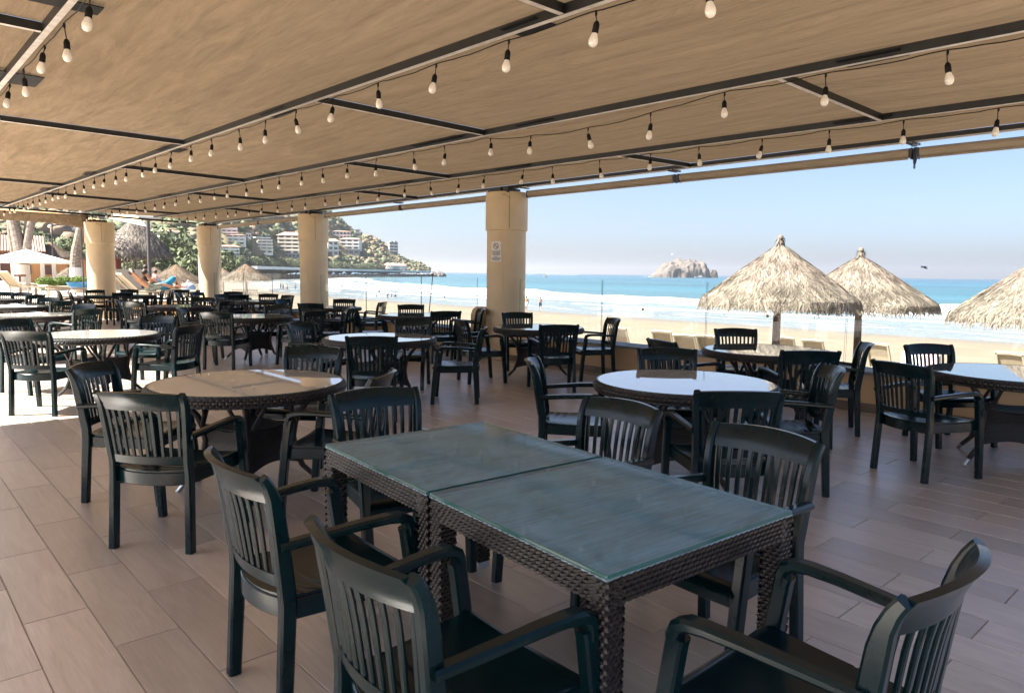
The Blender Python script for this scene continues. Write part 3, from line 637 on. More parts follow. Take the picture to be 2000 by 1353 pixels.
# ------------------------------------------------------------------ armchairs
HW = lambda z: .212 + .03*(z-.43)/.43                         # half width of the backrest at height z
YB = lambda z: float(np.interp(z, [.40, .47, .55, .65, .74, .80, .84, .87], [-.206, -.212, -.222, -.234, -.247, -.261, -.280, -.302]))
BUL = lambda x, z: -.052*max(0, 1-(x/.235)**2)*float(np.interp(z, [.43, .6, .9], [.8, .9, 1.05]))
CH = {}
def chair_parts():
    b = MB()                                                   # seat with rounded front edge, across-grooves and a saddle
    ys_ = [-.20]; k = 8
    rows = []
    def hw(y): return .205+.055*(y+.2)/.47
    yy = [-.205+.47*i/44 for i in range(45)]
    def top(u, v):
        y = -.205+.475*v; x = (u*2-1)*hw(y)
        yb = y - .055*(1-(u*2-1)**2)*(1-v)
        gr = -.0035 if (v*9) % 1 < .07 and .1 < v < .93 else 0
        z = .438 - .016*math.sin(math.pi*min(1, v*1.1))*(1-(u*2-1)**2*.6) + gr - .030*max(0, (v-.88)/.12)**2 + .006*abs(u*2-1)**4
        return (x, yb, z)
    b.shell(top, lambda u, v: (top(u, v)[0], top(u, v)[1], top(u, v)[2]-.016), 10, 44)
    CH['seat'] = b.mesh('seat', M['chair'], smooth=35)
    b = MB()
    side = [( .205, -.20, .395), (.228, .0, .395), (.250, .205, .395)]
    b.sweep(side, .018, .07, (1, 0, 0), .004); b.sweep([(-x, y, z) for x, y, z in side], .018, .07, (1, 0, 0), .004)
    b.sweep([(-.2+.4*i/10, -.203-.055*(1-(i/5-1)**2), .395) for i in range(11)], .018, .07, (0, 1, 0), .004)
    b.sweep([(-.25+.5*i/6, .232+.012*(1-(i/3-1)**2), .388) for i in range(7)], .018, .055, (0, 1, 0), .004)
    CH['seat_frame'] = b.mesh('seat_frame', M['chair'], smooth=35)
    b = MB()
    f = lambda u, v: (lambda x, z: (x, YB(z)+BUL(x, z), z+.012*(1-(x/.225)**2)*v))((u*2-1)*(HW(.81)-.012), .772+.090*v)
    b.shell(f, lambda u, v: (f(u, v)[0], f(u, v)[1]-.020-.004*v, f(u, v)[2]-.002), 14, 6)
    CH['top_rail'] = b.mesh('top_rail', M['chair'], smooth=40)
    b = MB()
    f = lambda u, v: (lambda x, z: (x, YB(z)+BUL(x, z), z))((u*2-1)*(HW(.5)-.008), .478+.042*v)
    b.shell(f, lambda u, v: (f(u, v)[0], f(u, v)[1]-.018, f(u, v)[2]), 12, 1)
    CH['lower_rail'] = b.mesh('lower_rail', M['chair'], smooth=40)
    for s in (-1, 1):
        b = MB(); zs = [0, .12, .25, .36, .42, .48, .55, .62, .68, .74, .79, .83, .85, .860]
        pts = []; w = []; h = []
        for z in zs:
            if z < .44: x, y = .222-.006*z/.43, -.245+.025*z/.43
            else: x, y = HW(z)-.002, YB(z)-float(np.interp(z, [.44, .74, .87], [.010, .012, .010]))
            pts.append((s*x, y, z)); w.append(.036+.008*max(0, .4-z)/.4); h.append(float(np.interp(z, [0, .4, .5, .74, .87], [.046, .055, .056, .050, .030])))
        b.sweep(pts, w, h, (1, 0, 0), .007); CH['post%d' % s] = b.mesh('back_post', M['chair'], smooth=35)
        b = MB()
        b.sweep([(s*.274, .262, 0), (s*.274, .243, .25), (s*.275, .220, .45), (s*.275, .200, .585), (s*.275, .194, .606)], [.042, .046, .046, .046, .046], [.046, .05, .05, .05, .05], (1, 0, 0), .007)
        CH['leg%d' % s] = b.mesh('front_leg', M['chair'], smooth=35)
        b = MB()
        arm = [(s*.238, -.250, .628), (s*.244, -.20, .632), (s*.256, -.09, .640), (s*.267, .03, .648), (s*.274, .12, .650), (s*.276, .166, .646), (s*.276, .194, .632), (s*.276, .206, .604), (s*.276, .205, .575)]
        b.sweep(arm, [.044, .046, .048, .052, .055, .056, .056, .054, .05], [.030, .030, .030, .030, .032, .036, .038, .036, .03], (1, 0, 0), .009)
        CH['arm%d' % s] = b.mesh('armrest', M['chair'], smooth=40)
    for i in range(10):
        b = MB(); q = (i-4.5)/4.5; pts = []
        for z in (.50, .55, .60, .66, .72, .785):
            x = q*(HW(z)-.036); pts.append((x, YB(z)+BUL(x, z)-.010, z))
        b.sweep(pts, [.021, .021, .022, .0225, .023, .024], .012, (1, 0, 0), .004); CH['slat%d' % i] = b.mesh('slat', M['chair'], smooth=40)
chair_parts()
NAMES = {'post': 'back_post', 'leg': 'front_leg', 'arm': 'armrest', 'slat': 'slat'}
def chair(x, y, head, label, group):
    """x, y: middle of the backrest's top edge; head: compass heading of the seat, degrees from +Y towards +X"""
    a = R(head); fx, fy = math.sin(a), math.cos(a)
    t = thing('armchair', label, 'chair', (x+.302*fx, y+.302*fy, 0), -a, group)
    for k_, me in CH.items():
        put(NAMES.get(k_.rstrip('-0123456789'), k_), me, t)
    return t

# ------------------------------------------------------------------ tables
def ring_xy(r, a): return Vector((r*math.cos(a), r*math.sin(a), 0))
TB = {}
def table_parts():
    b = MB(); b.lathe([(0, .7335), (.622, .7335), (.624, .7355), (.622, .738), (0, .738)], 64, cap=False); TB['top_w'] = b.mesh('tabletop', M['top_white'], smooth=30); TB['top_g'] = b.mesh('tabletop', M['top_grey'], smooth=30)
    b = MB(); b.lathe([(.6242, .7325), (.6285, .734), (.6285, .7385), (.6242, .7395)], 64, cap=False)
    b.add([], []); TB['edge'] = b.mesh('glass_rim', M['glass_edge'], smooth=40)
    b = MB(); b.lathe([(.60, .66), (.635, .662), (.648, .675), (.652, .70), (.648, .722), (.637, .731), (.60, .732)], 64, cap=False)
    TB['rim'] = b.mesh('rim', M['wicker_core'], smooth=60)
    b = MB(); n = 104
    for r_, (rad, z, tilt) in enumerate(((.634, .7305, 1.2), (.647, .717, .45), (.652, .701, .0), (.6485, .684, -.35), (.640, .668, -.8))):
        for i in range(n):
            a = 2*math.pi*(i+.5*(r_ % 2))/n; nn = ring_xy(1, a)*math.cos(tilt)+Vector((0, 0, math.sin(tilt))); u = Vector((-math.sin(a), math.cos(a), 0))
            b.strand(ring_xy(rad, a)+Vector((0, 0, z)), u, nn, .040, .0165, .006)
    TB['rim_weave'] = b.mesh('rim_weave', M['wicker'], fix=False)
    b = MB(); b.lathe([(0, .655), (.60, .655), (.61, .665), (.61, .72), (0, .72)], 48, cap=False); TB['under'] = b.mesh('underframe', M['wicker_core'], smooth=40)
    # four splayed posts wrapped in wicker
    prof = [(.47, .66), (.40, .60), (.335, .52), (.30, .44), (.285, .34), (.30, .24), (.345, .13), (.43, .045)]
    b = MB(); b.tube([(r_*.7071, r_*.7071, z) for r_, z in prof], [.017, .018, .019, .02, .02, .019, .018, .017], 10)
    for i in range(120):
        q = i/120*(len(prof)-1); k = int(q); f = q-k; r_ = prof[k][0]*(1-f)+prof[k+1][0]*f; z = prof[k][1]*(1-f)+prof[k+1][1]*f
        d = Vector((1, 1, 0)).normalized()
        for j in range(3):
            an = j*2.094+(i % 2)*1.047; nn = Vector((math.cos(an), math.sin(an), 0))
            b.strand(d*r_+Vector((0, 0, z))+nn*.0175, Vector((-math.sin(an), math.cos(an), .25)), nn, .026, .010, .004)
    TB['leg'] = b.mesh('leg', M['wicker'], fix=False)
    b = MB(); b.tube([(.43*.7071, .43*.7071, .047), (.468*.7071, .468*.7071, .004)], [.0165, .0145], 12); b.tube([(.468*.7071, .468*.7071, .005), (.470*.7071, .470*.7071, 0)], .016, 10); TB['foot'] = b.mesh('foot', M['steel'], smooth=40)
    # braces from the waist to the top
    b = MB()
    b.tube([(.235, .19, .45), (.255, .14, .54), (.30, .10, .66)], .014, 8); b.tube([(.19, .235, .45), (.14, .255, .54), (.10, .30, .66)], .014, 8); TB['brace'] = b.mesh('brace', M['wicker'], smooth=60)
    # woven basket between the posts
    b = MB(); w = MB()
    def side(u, v):
        zt = .46 - .035*math.sin(math.pi*u); zb = .15 + .055*math.sin(math.pi*u)
        z = zb+(zt-zb)*v; r_ = float(np.interp(z, [.1, .24, .34, .44, .52], [.36, .30, .285, .30, .335]))*.7071
        return Vector((r_-.004, (u*2-1)*r_, z))
    b.shell(lambda u, v: side(u, v), lambda u, v: side(u, v)-Vector((.008, 0, 0)), 12, 8); TB['basket'] = b.mesh('basket_side', M['wicker_core'], smooth=60)
    for i in range(22):
        for j in range(20):
            u = (i+.5+.5*(j % 2))/22.5; v = (j+.5)/20
            p = side(u, v); q = side(min(1, u+.01), v)-p; pv = side(u, min(1, v+.02))-side(u, max(0, v-.02)); n_ = q.cross(pv)
            w.strand(p, q, n_, .027, .0115, .005)
    TB['weave'] = w.mesh('basket_weave', M['wicker'], fix=False)
    b = MB(); b.shell(lambda u, v: ((u*2-1)*.20, (v*2-1)*.20, .452-.03*(math.sin(math.pi*u)+math.sin(math.pi*v))/2), lambda u, v: ((u*2-1)*.20, (v*2-1)*.20, .444-.03*(math.sin(math.pi*u)+math.sin(math.pi*v))/2), 10, 10)
    TB['basket_top'] = b.mesh('basket_top', M['wicker_core'])
table_parts()
def round_table(x, y, rot, kind, label):
    t = thing('round_table', label, 'table', (x, y, 0), R(rot), 'round wicker tables')
    put('tabletop', TB['top_w' if kind == 'w' else 'top_g'], t); put('glass_rim', TB['edge'], t)
    rm = put('rim', TB['rim'], t); put('rim_weave', TB['rim_weave'], rm, kind='stuff'); put('underframe', TB['under'], t)
    for k in range(4):
        a = k*math.pi/2
        lg = put('leg', TB['leg'], t, None, (0, 0, a)); put('foot', TB['foot'], lg)
        put('brace', TB['brace'], t, None, (0, 0, a))
        bs = put('basket_side', TB['basket'], t, None, (0, 0, a)); put('basket_weave', TB['weave'], bs, kind='stuff')
    put('basket_top', TB['basket_top'], t)
    return t

ROW = {'L': 'in the inland row', 'M': 'in the middle row', 'S': 'along the sea wall'}
ORD = ['nearest', 'second', 'third', 'fourth', 'fifth', 'sixth', 'seventh']
tabs = [('T1', 1.95, 4.84, 20, 'w', 'L', 0), ('T4', 2.05, 9.46, 40, 'w', 'L', 1), ('T10', 2.08, 13.85, 10, 'w', 'L', 2), ('T11', 2.28, 17.16, 30, 'w', 'L', 3), ('T12', 2.32, 20.94, 0, 'w', 'L', 4),
        ('T2', 4.39, 2.98, 35, 'w', 'M', 0), ('T3', 4.47, 7.22, 15, 'w', 'M', 1), ('T8', 4.84, 11.79, 5, 'w', 'M', 2), ('T9', 4.90, 15.74, 25, 'w', 'M', 3),
        ('T7', 6.97, 1.56, 20, 'g', 'S', 0), ('T6', 6.97, 3.74, 50, 'g', 'S', 1), ('T5', 7.17, 7.35, 15, 'g', 'S', 2), ('T13', 7.37, 10.72, 30, 'g', 'S', 3), ('T14', 7.40, 13.91, 10, 'g', 'S', 4), ('T16', 7.40, 17.55, 0, 'g', 'S', 5), ('T15', 7.40, 19.75, 35, 'g', 'S', 6)]
TN = {}; TP = {}
for n, x, y, r_, kd, row, o_ in tabs:
    extra = {'T1': ', left of the square tables', 'T2': ', right of the square tables', 'T7': ', cut by the right edge', 'T6': ', mirroring the thatch', 'T5': ', below the noticed column', 'T4': ', near the sunlit floor'}.get(n, '')
    TN[n] = '%s round table %s' % (ORD[o_], ROW[row]); TP[n] = (x, y)
    round_table(x, y, r_, kd, ('pale-topped' if kd == 'w' else 'grey glass-topped') + ' wicker ' + TN[n] + extra)

# square wicker tables pushed together
def square_parts():
    S = .43; q = {}
    b = MB(); b.box((0, 0, .7285), (S*2-.006, S*2-.006, .006)); q['board'] = b.mesh('tabletop', M['top_sq'])
    b = MB(); b.sweep([(0, -S+.004, .737), (0, S-.004, .737)], S*2-.008, .010, (1, 0, 0), .002); q['glass'] = b.mesh('glass_top', [M['glass_clear']])
    b = MB()
    for k in range(4):
        m_ = Matrix.Rotation(k*math.pi/2, 3, 'Z'); b.sweep([m_ @ Vector((S-.0055, -S+.006, .737)), m_ @ Vector((S-.0055, S-.006, .737))], .004, .0096, m_ @ Vector((1, 0, 0)), .001)
    q['edge'] = b.mesh('glass_rim', M['glass_edge'])
    b = MB(); b.box((S-.02, 0, .69), (.032, S*2-.10, .07)); q['apron'] = b.mesh('apron', M['wicker_core'])
    w = MB(); n = 30
    for j in range(5):
        for i in range(n):
            y = -S+.04+(2*S-.08)*(i+.5*(j % 2)+.25)/n
            w.strand((S-.004, y, .6615+.0145*j), (0, 1, .25), (1, 0, 0), .034, .0135, .006)
    for i in range(n): w.strand((S-.010, -S+.04+(2*S-.08)*(i+.5)/n, .7275), (0, 1, 0), (.6, 0, 1), .031, .013, .004)
    q['apron_weave'] = w.mesh('apron_weave', M['wicker'], fix=False)
    b = MB(); b.box((S-.036, S-.036, .375), (.060, .060, .70)); q['leg'] = b.mesh('leg', M['wicker_core'])
    w = MB()
    for f in range(4):
        m_ = Matrix.Rotation(f*math.pi/2, 3, 'Z')
        for j in range(48):
            for i in range(3):
                y = -.026+.021*(i+.5*(j % 2)); 
                if y > .03: continue
                w.strand(m_ @ Vector((.031, y, 0))+Vector((S-.036, S-.036, .035+.0144*j)), m_ @ Vector((0, 1, .35)), m_ @ Vector((1, 0, 0)), .026, .0135, .0055)
    q['leg_weave'] = w.mesh('leg_weave', M['wicker'], fix=False)
    b = MB(); b.box((S-.036, S-.036, .0125), (.062, .062, .025)); q['foot'] = b.mesh('foot', M['steel'])
    return q
def top_sq_mat():
    mt = mat('grey_wood_board', (.17, .27, .325), .5, .5, var=.75, scale=4.5, stretch=(1.2, 16, 1), bump=.15, bscale=30, detail=8)
    return mt
M['top_sq'] = top_sq_mat()
def glass_clear():
    mt = thin_glass('dusty_table_glass', (.80, .94, .96), 1.5)
    nt = mt.node_tree; n = nt.nodes; l = nt.links
    mx = [q for q in n if q.type == 'MIX_SHADER'][0]
    gl = [q for q in n if q.type == 'BSDF_GLOSSY'][0]; gl.inputs['Roughness'].default_value = .05
    # fine dust and wipe marks, with blue sky light put into their colour
    tc = n.new('ShaderNodeTexCoord'); nz = n.new('ShaderNodeTexNoise'); nz.inputs['Scale'].default_value = 3.2; nz.inputs['Detail'].default_value = 9; nz.inputs['Roughness'].default_value = .7; nz.inputs['Distortion'].default_value = 2.2
    l.new(tc.outputs['Object'], nz.inputs[0])
    mr = n.new('ShaderNodeMapRange'); mr.inputs[1].default_value = .38; mr.inputs[2].default_value = .72; mr.inputs[3].default_value = .09; mr.inputs[4].default_value = .34; l.new(nz.outputs[0], mr.inputs[0])
    df = n.new('ShaderNodeBsdfDiffuse'); df.inputs[0].default_value = (.40, .64, .80, 1)
    m2 = n.new('ShaderNodeMixShader'); l.new(mr.outputs[0], m2.inputs[0]); l.new(mx.outputs[0], m2.inputs[1]); l.new(df.outputs[0], m2.inputs[2])
    l.new(m2.outputs[0], n['Material Output'].inputs[0]); return mt
M['glass_clear'] = glass_clear()
SQ = square_parts()
def square_table(x, y, rot, label):
    t = thing('square_table', label, 'table', (x, y, 0), R(rot), 'square wicker tables')
    put('tabletop', SQ['board'], t); put('glass_top', SQ['glass'], t); put('glass_rim', SQ['edge'], t)
    for k in range(4):
        a = (0, 0, k*math.pi/2); ap = put('apron', SQ['apron'], t, None, a); put('apron_weave', SQ['apron_weave'], ap, kind='stuff')
        lg = put('leg', SQ['leg'], t, None, a); put('leg_weave', SQ['leg_weave'], lg, kind='stuff'); put('foot', SQ['foot'], lg)
    return t
square_table(1.815, 1.525, -4.2, 'square glass-topped wicker table nearest the camera')
square_table(1.878, 2.395, -4.2, 'square glass-topped wicker table pushed against the far side of the nearest one')
square_table(4.95, 22.75, 0, 'square wicker table before the inland column at the far end')
square_table(5.95, 22.75, 0, 'square wicker table at the far end, before the sunbathers')

# ------------------------------------------------------------------ all the chairs
GR = 'dark green armchairs round the tables'
CHAIRS = [
    ('T1', 1.04, 4.01, 50), ('T1', 1.11, 5.38, 132), ('T1', 2.79, 5.53, -130), ('T1', 2.41, 3.86, -42), ('T2', 5.13, 3.67, -133),
    ('T2', 3.66, 3.79, 138), ('T2', 3.59, 2.07, 41), ('T2', 5.04, 2.21, -40), ('T3', 3.96, 8.24, 154), ('T3', 3.7, 6.13, 35),
    ('T3', 5.52, 8.06, -129), ('T3', 5.37, 6.43, -49), ('T4', 1.36, 10.6, 148), ('T4', 1.2, 8.55, 43), ('T4', 2.98, 10.4, -135),
    ('T4', 2.78, 8.51, -37), ('T5', 6.05, 7.73, 109), ('T5', 7.83, 8.52, -151), ('T5', 6.44, 6.23, 33), ('T5', 8.05, 6.70, -60),
    ('T6', 5.78, 4.21, 111), ('T6', 7.75, 4.57, -137), ('T6', 6.03, 2.83, 46), ('T6', 7.15, 2.82, -30), ('T7', 5.74, 2.01, 110),
    ('T7', 7.54, 2.4, -146), ('T8', 3.91, 12.39, 123), ('T8', 3.91, 10.87, 45), ('T8', 5.6, 12.45, -131), ('T8', 5.36, 10.56, -23),
    ('T9', 3.89, 16.16, 113), ('T9', 3.84, 14.92, 53), ('T9', 5.57, 14.8, -36), ('T9', 5.74, 16.73, -140), ('T10', 2.64, 12.72, -26),
    ('T10', 2.94, 14.45, -125), ('T11', 2.99, 17.89, -136), ('T11', 2.9, 16.07, -30), ('T12', 3.05, 21.7, -136), ('T12', 3.05, 19.86, -34),
    ('T12', 2.67, 22.18, -164), ('T13', 6.44, 11.2, 118), ('T13', 7.89, 11.62, -150), ('T13', 7.1, 9.44, 25), ('T13', 8.1, 9.75, -61),
    ('T14', 6.88, 15.14, 157), ('T14', 6.49, 13.0, 45), ('T14', 8.12, 14.6, -134), ('T14', 8.10, 12.95, -39),
    ('T15', 7.19, 18.36, 15), ('T15', 8.01, 20.8, -153), ('T15', 6.91, 20.6, 151), ('T15', 6.32, 20.28, 122), ('T16', 6.92, 18.73, 158),
    ('T16', 8.10, 18.62, -144), ('T16', 8.13, 17.5, -100), ('T7', 6.55, .43, 20),
]
fw = Vector((CF[0], CF[1])).normalized(); rt = Vector((CR[0], CR[1])).normalized(); used = {}
for n, x, y, h in CHAIRS:
    a = R(h); d = Vector((x+.3*math.sin(a)-TP[n][0], y+.3*math.cos(a)-TP[n][1]))
    fx, rx = d.dot(fw), d.dot(rt)
    pos = ('far' if fx > 0 else 'near')+'-'+('right' if rx > 0 else 'left')
    if (n, pos) in used: pos = ('leftmost' if rx < 0 else 'rightmost')
    if (n, pos) in used: pos = 'hindmost'
    used[(n, pos)] = 1
    chair(x, y, h, 'dark green armchair on the %s side of the %s' % (pos, TN[n]), GR)
SQG = 'dark green armchairs at the square tables'
chair(2.78, 2.25, -87, 'dark green armchair on the sea side of the farther square table', SQG)
chair(2.72, 1.45, -85, 'dark green armchair on the sea side of the nearest square table', SQG)
chair(.895, 2.36, 91, 'dark green armchair on the inland side of the farther square table', SQG)
chair(.83, 1.45, 91, 'dark green armchair on the inland side of the nearest square table', SQG)
chair(1.745, .49, 0, 'dark green armchair at the head of the square tables, bottom right corner', SQG)
chair(2.02, 3.32, -172, 'dark green armchair at the far end of the two square tables', SQG)
EG = 'dark green armchairs at the far end of the terrace'
chair(6.28, 11.2, -70, 'armchair back to back with a chair of the fourth table along the sea wall', GR)
chair(4.05, 22.95, 96, 'left one of two dark green armchairs seen side on before the inland column', EG)
chair(4.12, 21.95, 96, 'right one of two dark green armchairs seen side on before the inland column', EG)
chair(5.1, 23.75, 180, 'dark green armchair facing us right in front of the inland column', EG)
chair(5.15, 20.95, 0, 'dark green armchair with its back to us, right of the inland column', EG)
chair(6.75, 23.0, -80, 'left one of two pale-lit armchairs side by side below the sunbathers', EG)
chair(6.75, 22.2, -80, 'right one of two pale-lit armchairs side by side below the sunbathers', EG)
chair(6.05, 23.9, 175, 'armchair at the very end of the terrace below the cream loungers', EG)
chair(7.35, 23.3, -150, 'left armchair of the pair beside the farthest column', EG)
chair(7.85, 23.2, -60, 'right armchair of the pair beside the farthest column', EG)

# ------------------------------------------------------------------ thatched parasols on the beach
def thatch_strips(Rr, H, n, seed, drop=.12, concave=.97, wid=(.012, .032), ln=(.26, .58)):
    """strips of dry palm laid down a cone; base circle at z=0, apex at z=H"""
    r_ = random.Random(seed); b = MB()
    prof = lambda s: (Rr*s, H*(1-s)**concave*(1-.10*s*(1-s)) - (drop*max(0, s-1)*8))
    for i in range(n):
        s0 = math.sqrt(r_.uniform(.004, 1.0))*.98; a = r_.uniform(0, 2*math.pi); L = r_.uniform(*ln); w = r_.uniform(*wid)*(.6+.5*s0)
        da = r_.gauss(0, .10)/max(.25, s0); lift = r_.uniform(.008, .05)*(.5+.5*s0); pts = []
        for k in range(4):
            s = s0 + L/math.hypot(Rr, H)*k/3; rr, z = prof(s)
            if s > 1: rr = Rr*(1+.25*(s-1)); z = -(s-1)*math.hypot(Rr, H)*.6*r_.uniform(.5, 1.0)
            aa = a+da*k/3; lf = lift*(1-.55*abs(k-1)/2)
            pts.append(Vector((rr*math.cos(aa), rr*math.sin(aa), z))+Vector((math.cos(aa)*H, math.sin(aa)*H, Rr)).normalized()*lf)
        t = Vector((-math.sin(a), math.cos(a), r_.uniform(-.35, .35))).normalized()
        ws = (w*.7, w, w*.8, w*.18); vs = []
        for p, q in zip(pts, ws): vs += [p-t*q/2, p+t*q/2]
        b.add(vs, [(0, 1, 3, 2), (2, 3, 5, 4), (4, 5, 7, 6)])
    return b
def inner_cone(Rr, H, n=28):  # closed cone added under the strips to block light through the gaps
    b = MB(); pr = [(Rr*s, H*(1-s)**.97*(1-.10*s*(1-s))-.02) for s in (.02, .2, .4, .6, .8, .97)]
    b.lathe(pr[::-1], n); return b
def parasol(loc, Rr, H, n, seed, label, lean=(0, 0), eave=1.93, tmat='thatch', knot=True, hook=False, group='thatched parasols on the beach'):
    t = thing('thatched_parasol', label, 'parasol', loc, 0, group)
    b = thatch_strips(Rr, H, n, seed); th = b.build('thatch', M[tmat], t, fix=False, kind='stuff'); th.location = (lean[0], lean[1], eave)
    b = inner_cone(Rr*.96, H*.97); o = b.build('light_blocking_cone', M['thatch_in'], t); o.location = (lean[0], lean[1], eave-.01)
    b = MB(); b.tube([(0, 0, -.4), (lean[0]*.5, lean[1]*.5, eave*.5), (lean[0], lean[1], eave+H*.9)], [.085, .08, .06], 12); b.build('pole', M['pole'], t, smooth=60)
    if knot:
        b = MB(); r_ = random.Random(seed+9); b.lathe([(.05, H-.10), (.07, H-.03), (.045, H+.03), (.058, H+.08), (.045, H+.12), (.02, H+.14)], 12)
        for i in range(40):
            a = r_.uniform(0, 6.28); z = r_.uniform(-.08, .1); p = Vector((.07*math.cos(a), .07*math.sin(a), H+z)); b.add([p, p+Vector((.03*math.sin(a), -.03*math.cos(a), 0)), p+Vector((.06*math.cos(a), .06*math.sin(a), -r_.uniform(.08, .16)))], [(0, 1, 2)])
        k = b.build('top_knot', M[tmat], t, fix=False); k.location = (lean[0], lean[1], eave)
    if hook:
        b = MB(); b.tube([(0, -.05, 1.22), (-.10, -.22, 1.20), (-.10, -.22, 1.10), (-.02, -.1, 1.0)], .012, 6); b.build('hook', M['dkpost'], t)
    return t
def ground(p): return (p[0], p[1], beach_z(p[0], p[1]))
g1 = ground((13.25, 6.92)); parasol(g1, 1.43, 1.13, 16000, 3, 'big thatched parasol, the left one of the overlapping pair', (0.02, .02), 1.02-g1[2], hook=True)
g2 = ground((16.05, 6.47)); parasol(g2, 1.50, 1.08, 15000, 5, 'thatched parasol standing half behind the biggest one', (.06, .10), .91-g2[2], hook=True)
p3 = at(2044, 630, 13.0); g3 = ground(p3); parasol(g3, 1.5, 1.20, 15000, 8, 'thatched parasol cut off by the right edge of the view', (0, 0), .82-g3[2])
for px, py, d, sd, lab in ((481, 547, 48, 11, 'thatched parasol on the beach between the two farther columns'), (436, 549, 62, 12, 'thatched parasol peeping out from behind the farthest column'),
                           (345, 549, 46, 13, 'thatched parasol behind the sunbathing couple'), (303, 546, 62, 14, 'thatched parasol half hidden behind the dark pole of the awning')):
    p = at(px, py, d); g = ground(p); parasol(g, 1.62, 1.15, 1500, sd, lab, (0, 0), p.z-g[2], knot=False)

# ------------------------------------------------------------------ sun loungers
LG = {}
def lounger_parts():
    b = MB()
    for s in (-1, 1): b.sweep([(s*.31, -.55, .34), (s*.31, .3, .34), (s*.31, 1.25, .33)], .05, .05, (1, 0, 0), .01)
    b.sweep([(-.33, 1.24, .33), (.33, 1.24, .33)], .05, .05, (0, 1, 0), .01); b.sweep([(-.33, -.54, .34), (.33, -.54, .34)], .05, .05, (0, 1, 0), .01); LG['frame'] = b.mesh('frame', M['resin'], smooth=40)
    b = MB(); b.sweep([(0, .02, .365), (0, .6, .352), (0, 1.21, .36)], .56, .012, (1, 0, 0), .003); LG['seat_sling'] = b.mesh('seat_sling', M['sling'])
    for i, (x, y) in enumerate(((-.29, -.45), (.29, -.45), (-.29, 1.1), (.29, 1.1))):
        b = MB(); b.sweep([(x, y, .32), (x*1.03, y+(.03 if y > 0 else -.03), 0)], .05, .06, (1, 0, 0), .01); LG['leg%d' % i] = b.mesh('leg', M['resin'])
    b = MB(); L = .82
    for s in (-1, 1): b.sweep([(s*.31, 0, 0), (s*.31, 0, L*.6), (s*.30, .0, L)], .06, .045, (1, 0, 0), .012)
    b.sweep([(-.33, 0, L-.02), (0, .0, L+.005), (.33, 0, L-.02)], .045, .085, (0, 1, 0), .012); b.sweep([(-.3, 0, .03), (.3, 0, .03)], .04, .05, (0, 1, 0), .01); LG['back_frame'] = b.mesh('back_frame', M['resin'], smooth=40)
    b = MB(); b.sweep([(0, .012, .04), (0, .03, L*.5), (0, .012, L-.05)], .57, .010, (1, 0, 0), .003); LG['back_sling'] = b.mesh('back_sling', M['sling'])
lounger_parts()
def lounger(x, y, z, head, label, group, back=50):
    t = thing('sun_lounger', label, 'sun lounger', (x, y, z), -R(head), group)
    for k_ in ('frame', 'seat_sling', 'leg0', 'leg1', 'leg2', 'leg3'): put(k_.rstrip('0123'), LG[k_], t)
    bf = put('back_frame', LG['back_frame'], t, (0, 0, .35), (R(90-back), 0, 0)); put('back_sling', LG['back_sling'], bf)
    return t
BG = 'cream sun loungers on the beach'
for px, py, d, lab, hd, bk in ((1216, 641, 23.5, 'cream lounger at the left end of the row seen over the wall', 78, 62), (1302, 650, 22, 'cream lounger at the centre of the row of three beyond the wall', 80, 62), (1347, 662, 20.5, 'cream lounger right of the middle one in the row beyond the wall', 80, 60),
                   (1392, 664, 20.4, 'cream lounger half hidden behind the second sea-wall table', 82, 60), (1541, 648, 23, 'cream lounger just right of the biggest parasol pole', 84, 60), (1598, 652, 22, 'cream lounger between the two thatched parasol poles', 88, 60),
                   (1724, 662, 20.5, 'cream lounger right of the leaning parasol pole', 95, 66), (1985, 682, 18.4, 'cream lounger near the right edge of the view', 100, 64)):
    p = at(px, py, d); lounger(p.x-.0, p.y, beach_z(p.x, p.y)+.02, hd, lab, BG, bk)
p = at(1812, 668, 19.6); gz = beach_z(p.x, p.y)
t = thing('beach_chair', 'low beach chair under a white and pink towel near the right edge', 'beach chair', (p.x, p.y, gz), R(-95))
b = MB()
for s in (-1, 1): b.tube([(s*.36, -.35, .95), (s*.36, .1, .25), (s*.36, .5, .2)], .02, 8); b.tube([(s*.36, .35, 0), (s*.36, -.15, .55)], .02, 8)
b.tube([(-.36, -.35, .95), (.36, -.35, .95)], .02, 8); b.build('frame', M['alu'], t)
b = MB(); b.shell(lambda u, v: ((u-.5)*.95, -.33-.10*math.cos(v*3.0)-.02, .55+.43*math.sin(v*3.0)**.8-.05*(2*u-1)**2), lambda u, v: ((u-.5)*.95, -.33-.08*math.cos(v*3.0)-.02, .53+.43*math.sin(v*3.0)**.8-.05*(2*u-1)**2), 12, 10)
b.build('towel', M['whitecloth'], t, smooth=60)
b = MB(); b.shell(lambda u, v: (.06+u*.40, -.345-.112*math.cos(v*2.9), .556+.434*math.sin(v*2.9)**.8-.05*(.126+u*.84)**2), lambda u, v: (.06+u*.40, -.34-.10*math.cos(v*2.9), .55+.43*math.sin(v*2.9)**.8-.05*(.126+u*.84)**2), 8, 10)
b.build('pink_stripe', M['pink'], t, smooth=60)
# thin pole leaning on the sand
pa, pb_ = at(846, 531, 16), at(829, 700, 15.0)
b = MB(); b.tube([pa, (pa+pb_)/2, pb_], .011, 6); o = b.build('leaning_pole', M['dkpost']); o['label'] = 'thin dark pole leaning beyond the glass left of the noticed column'; o['category'] = 'pole'

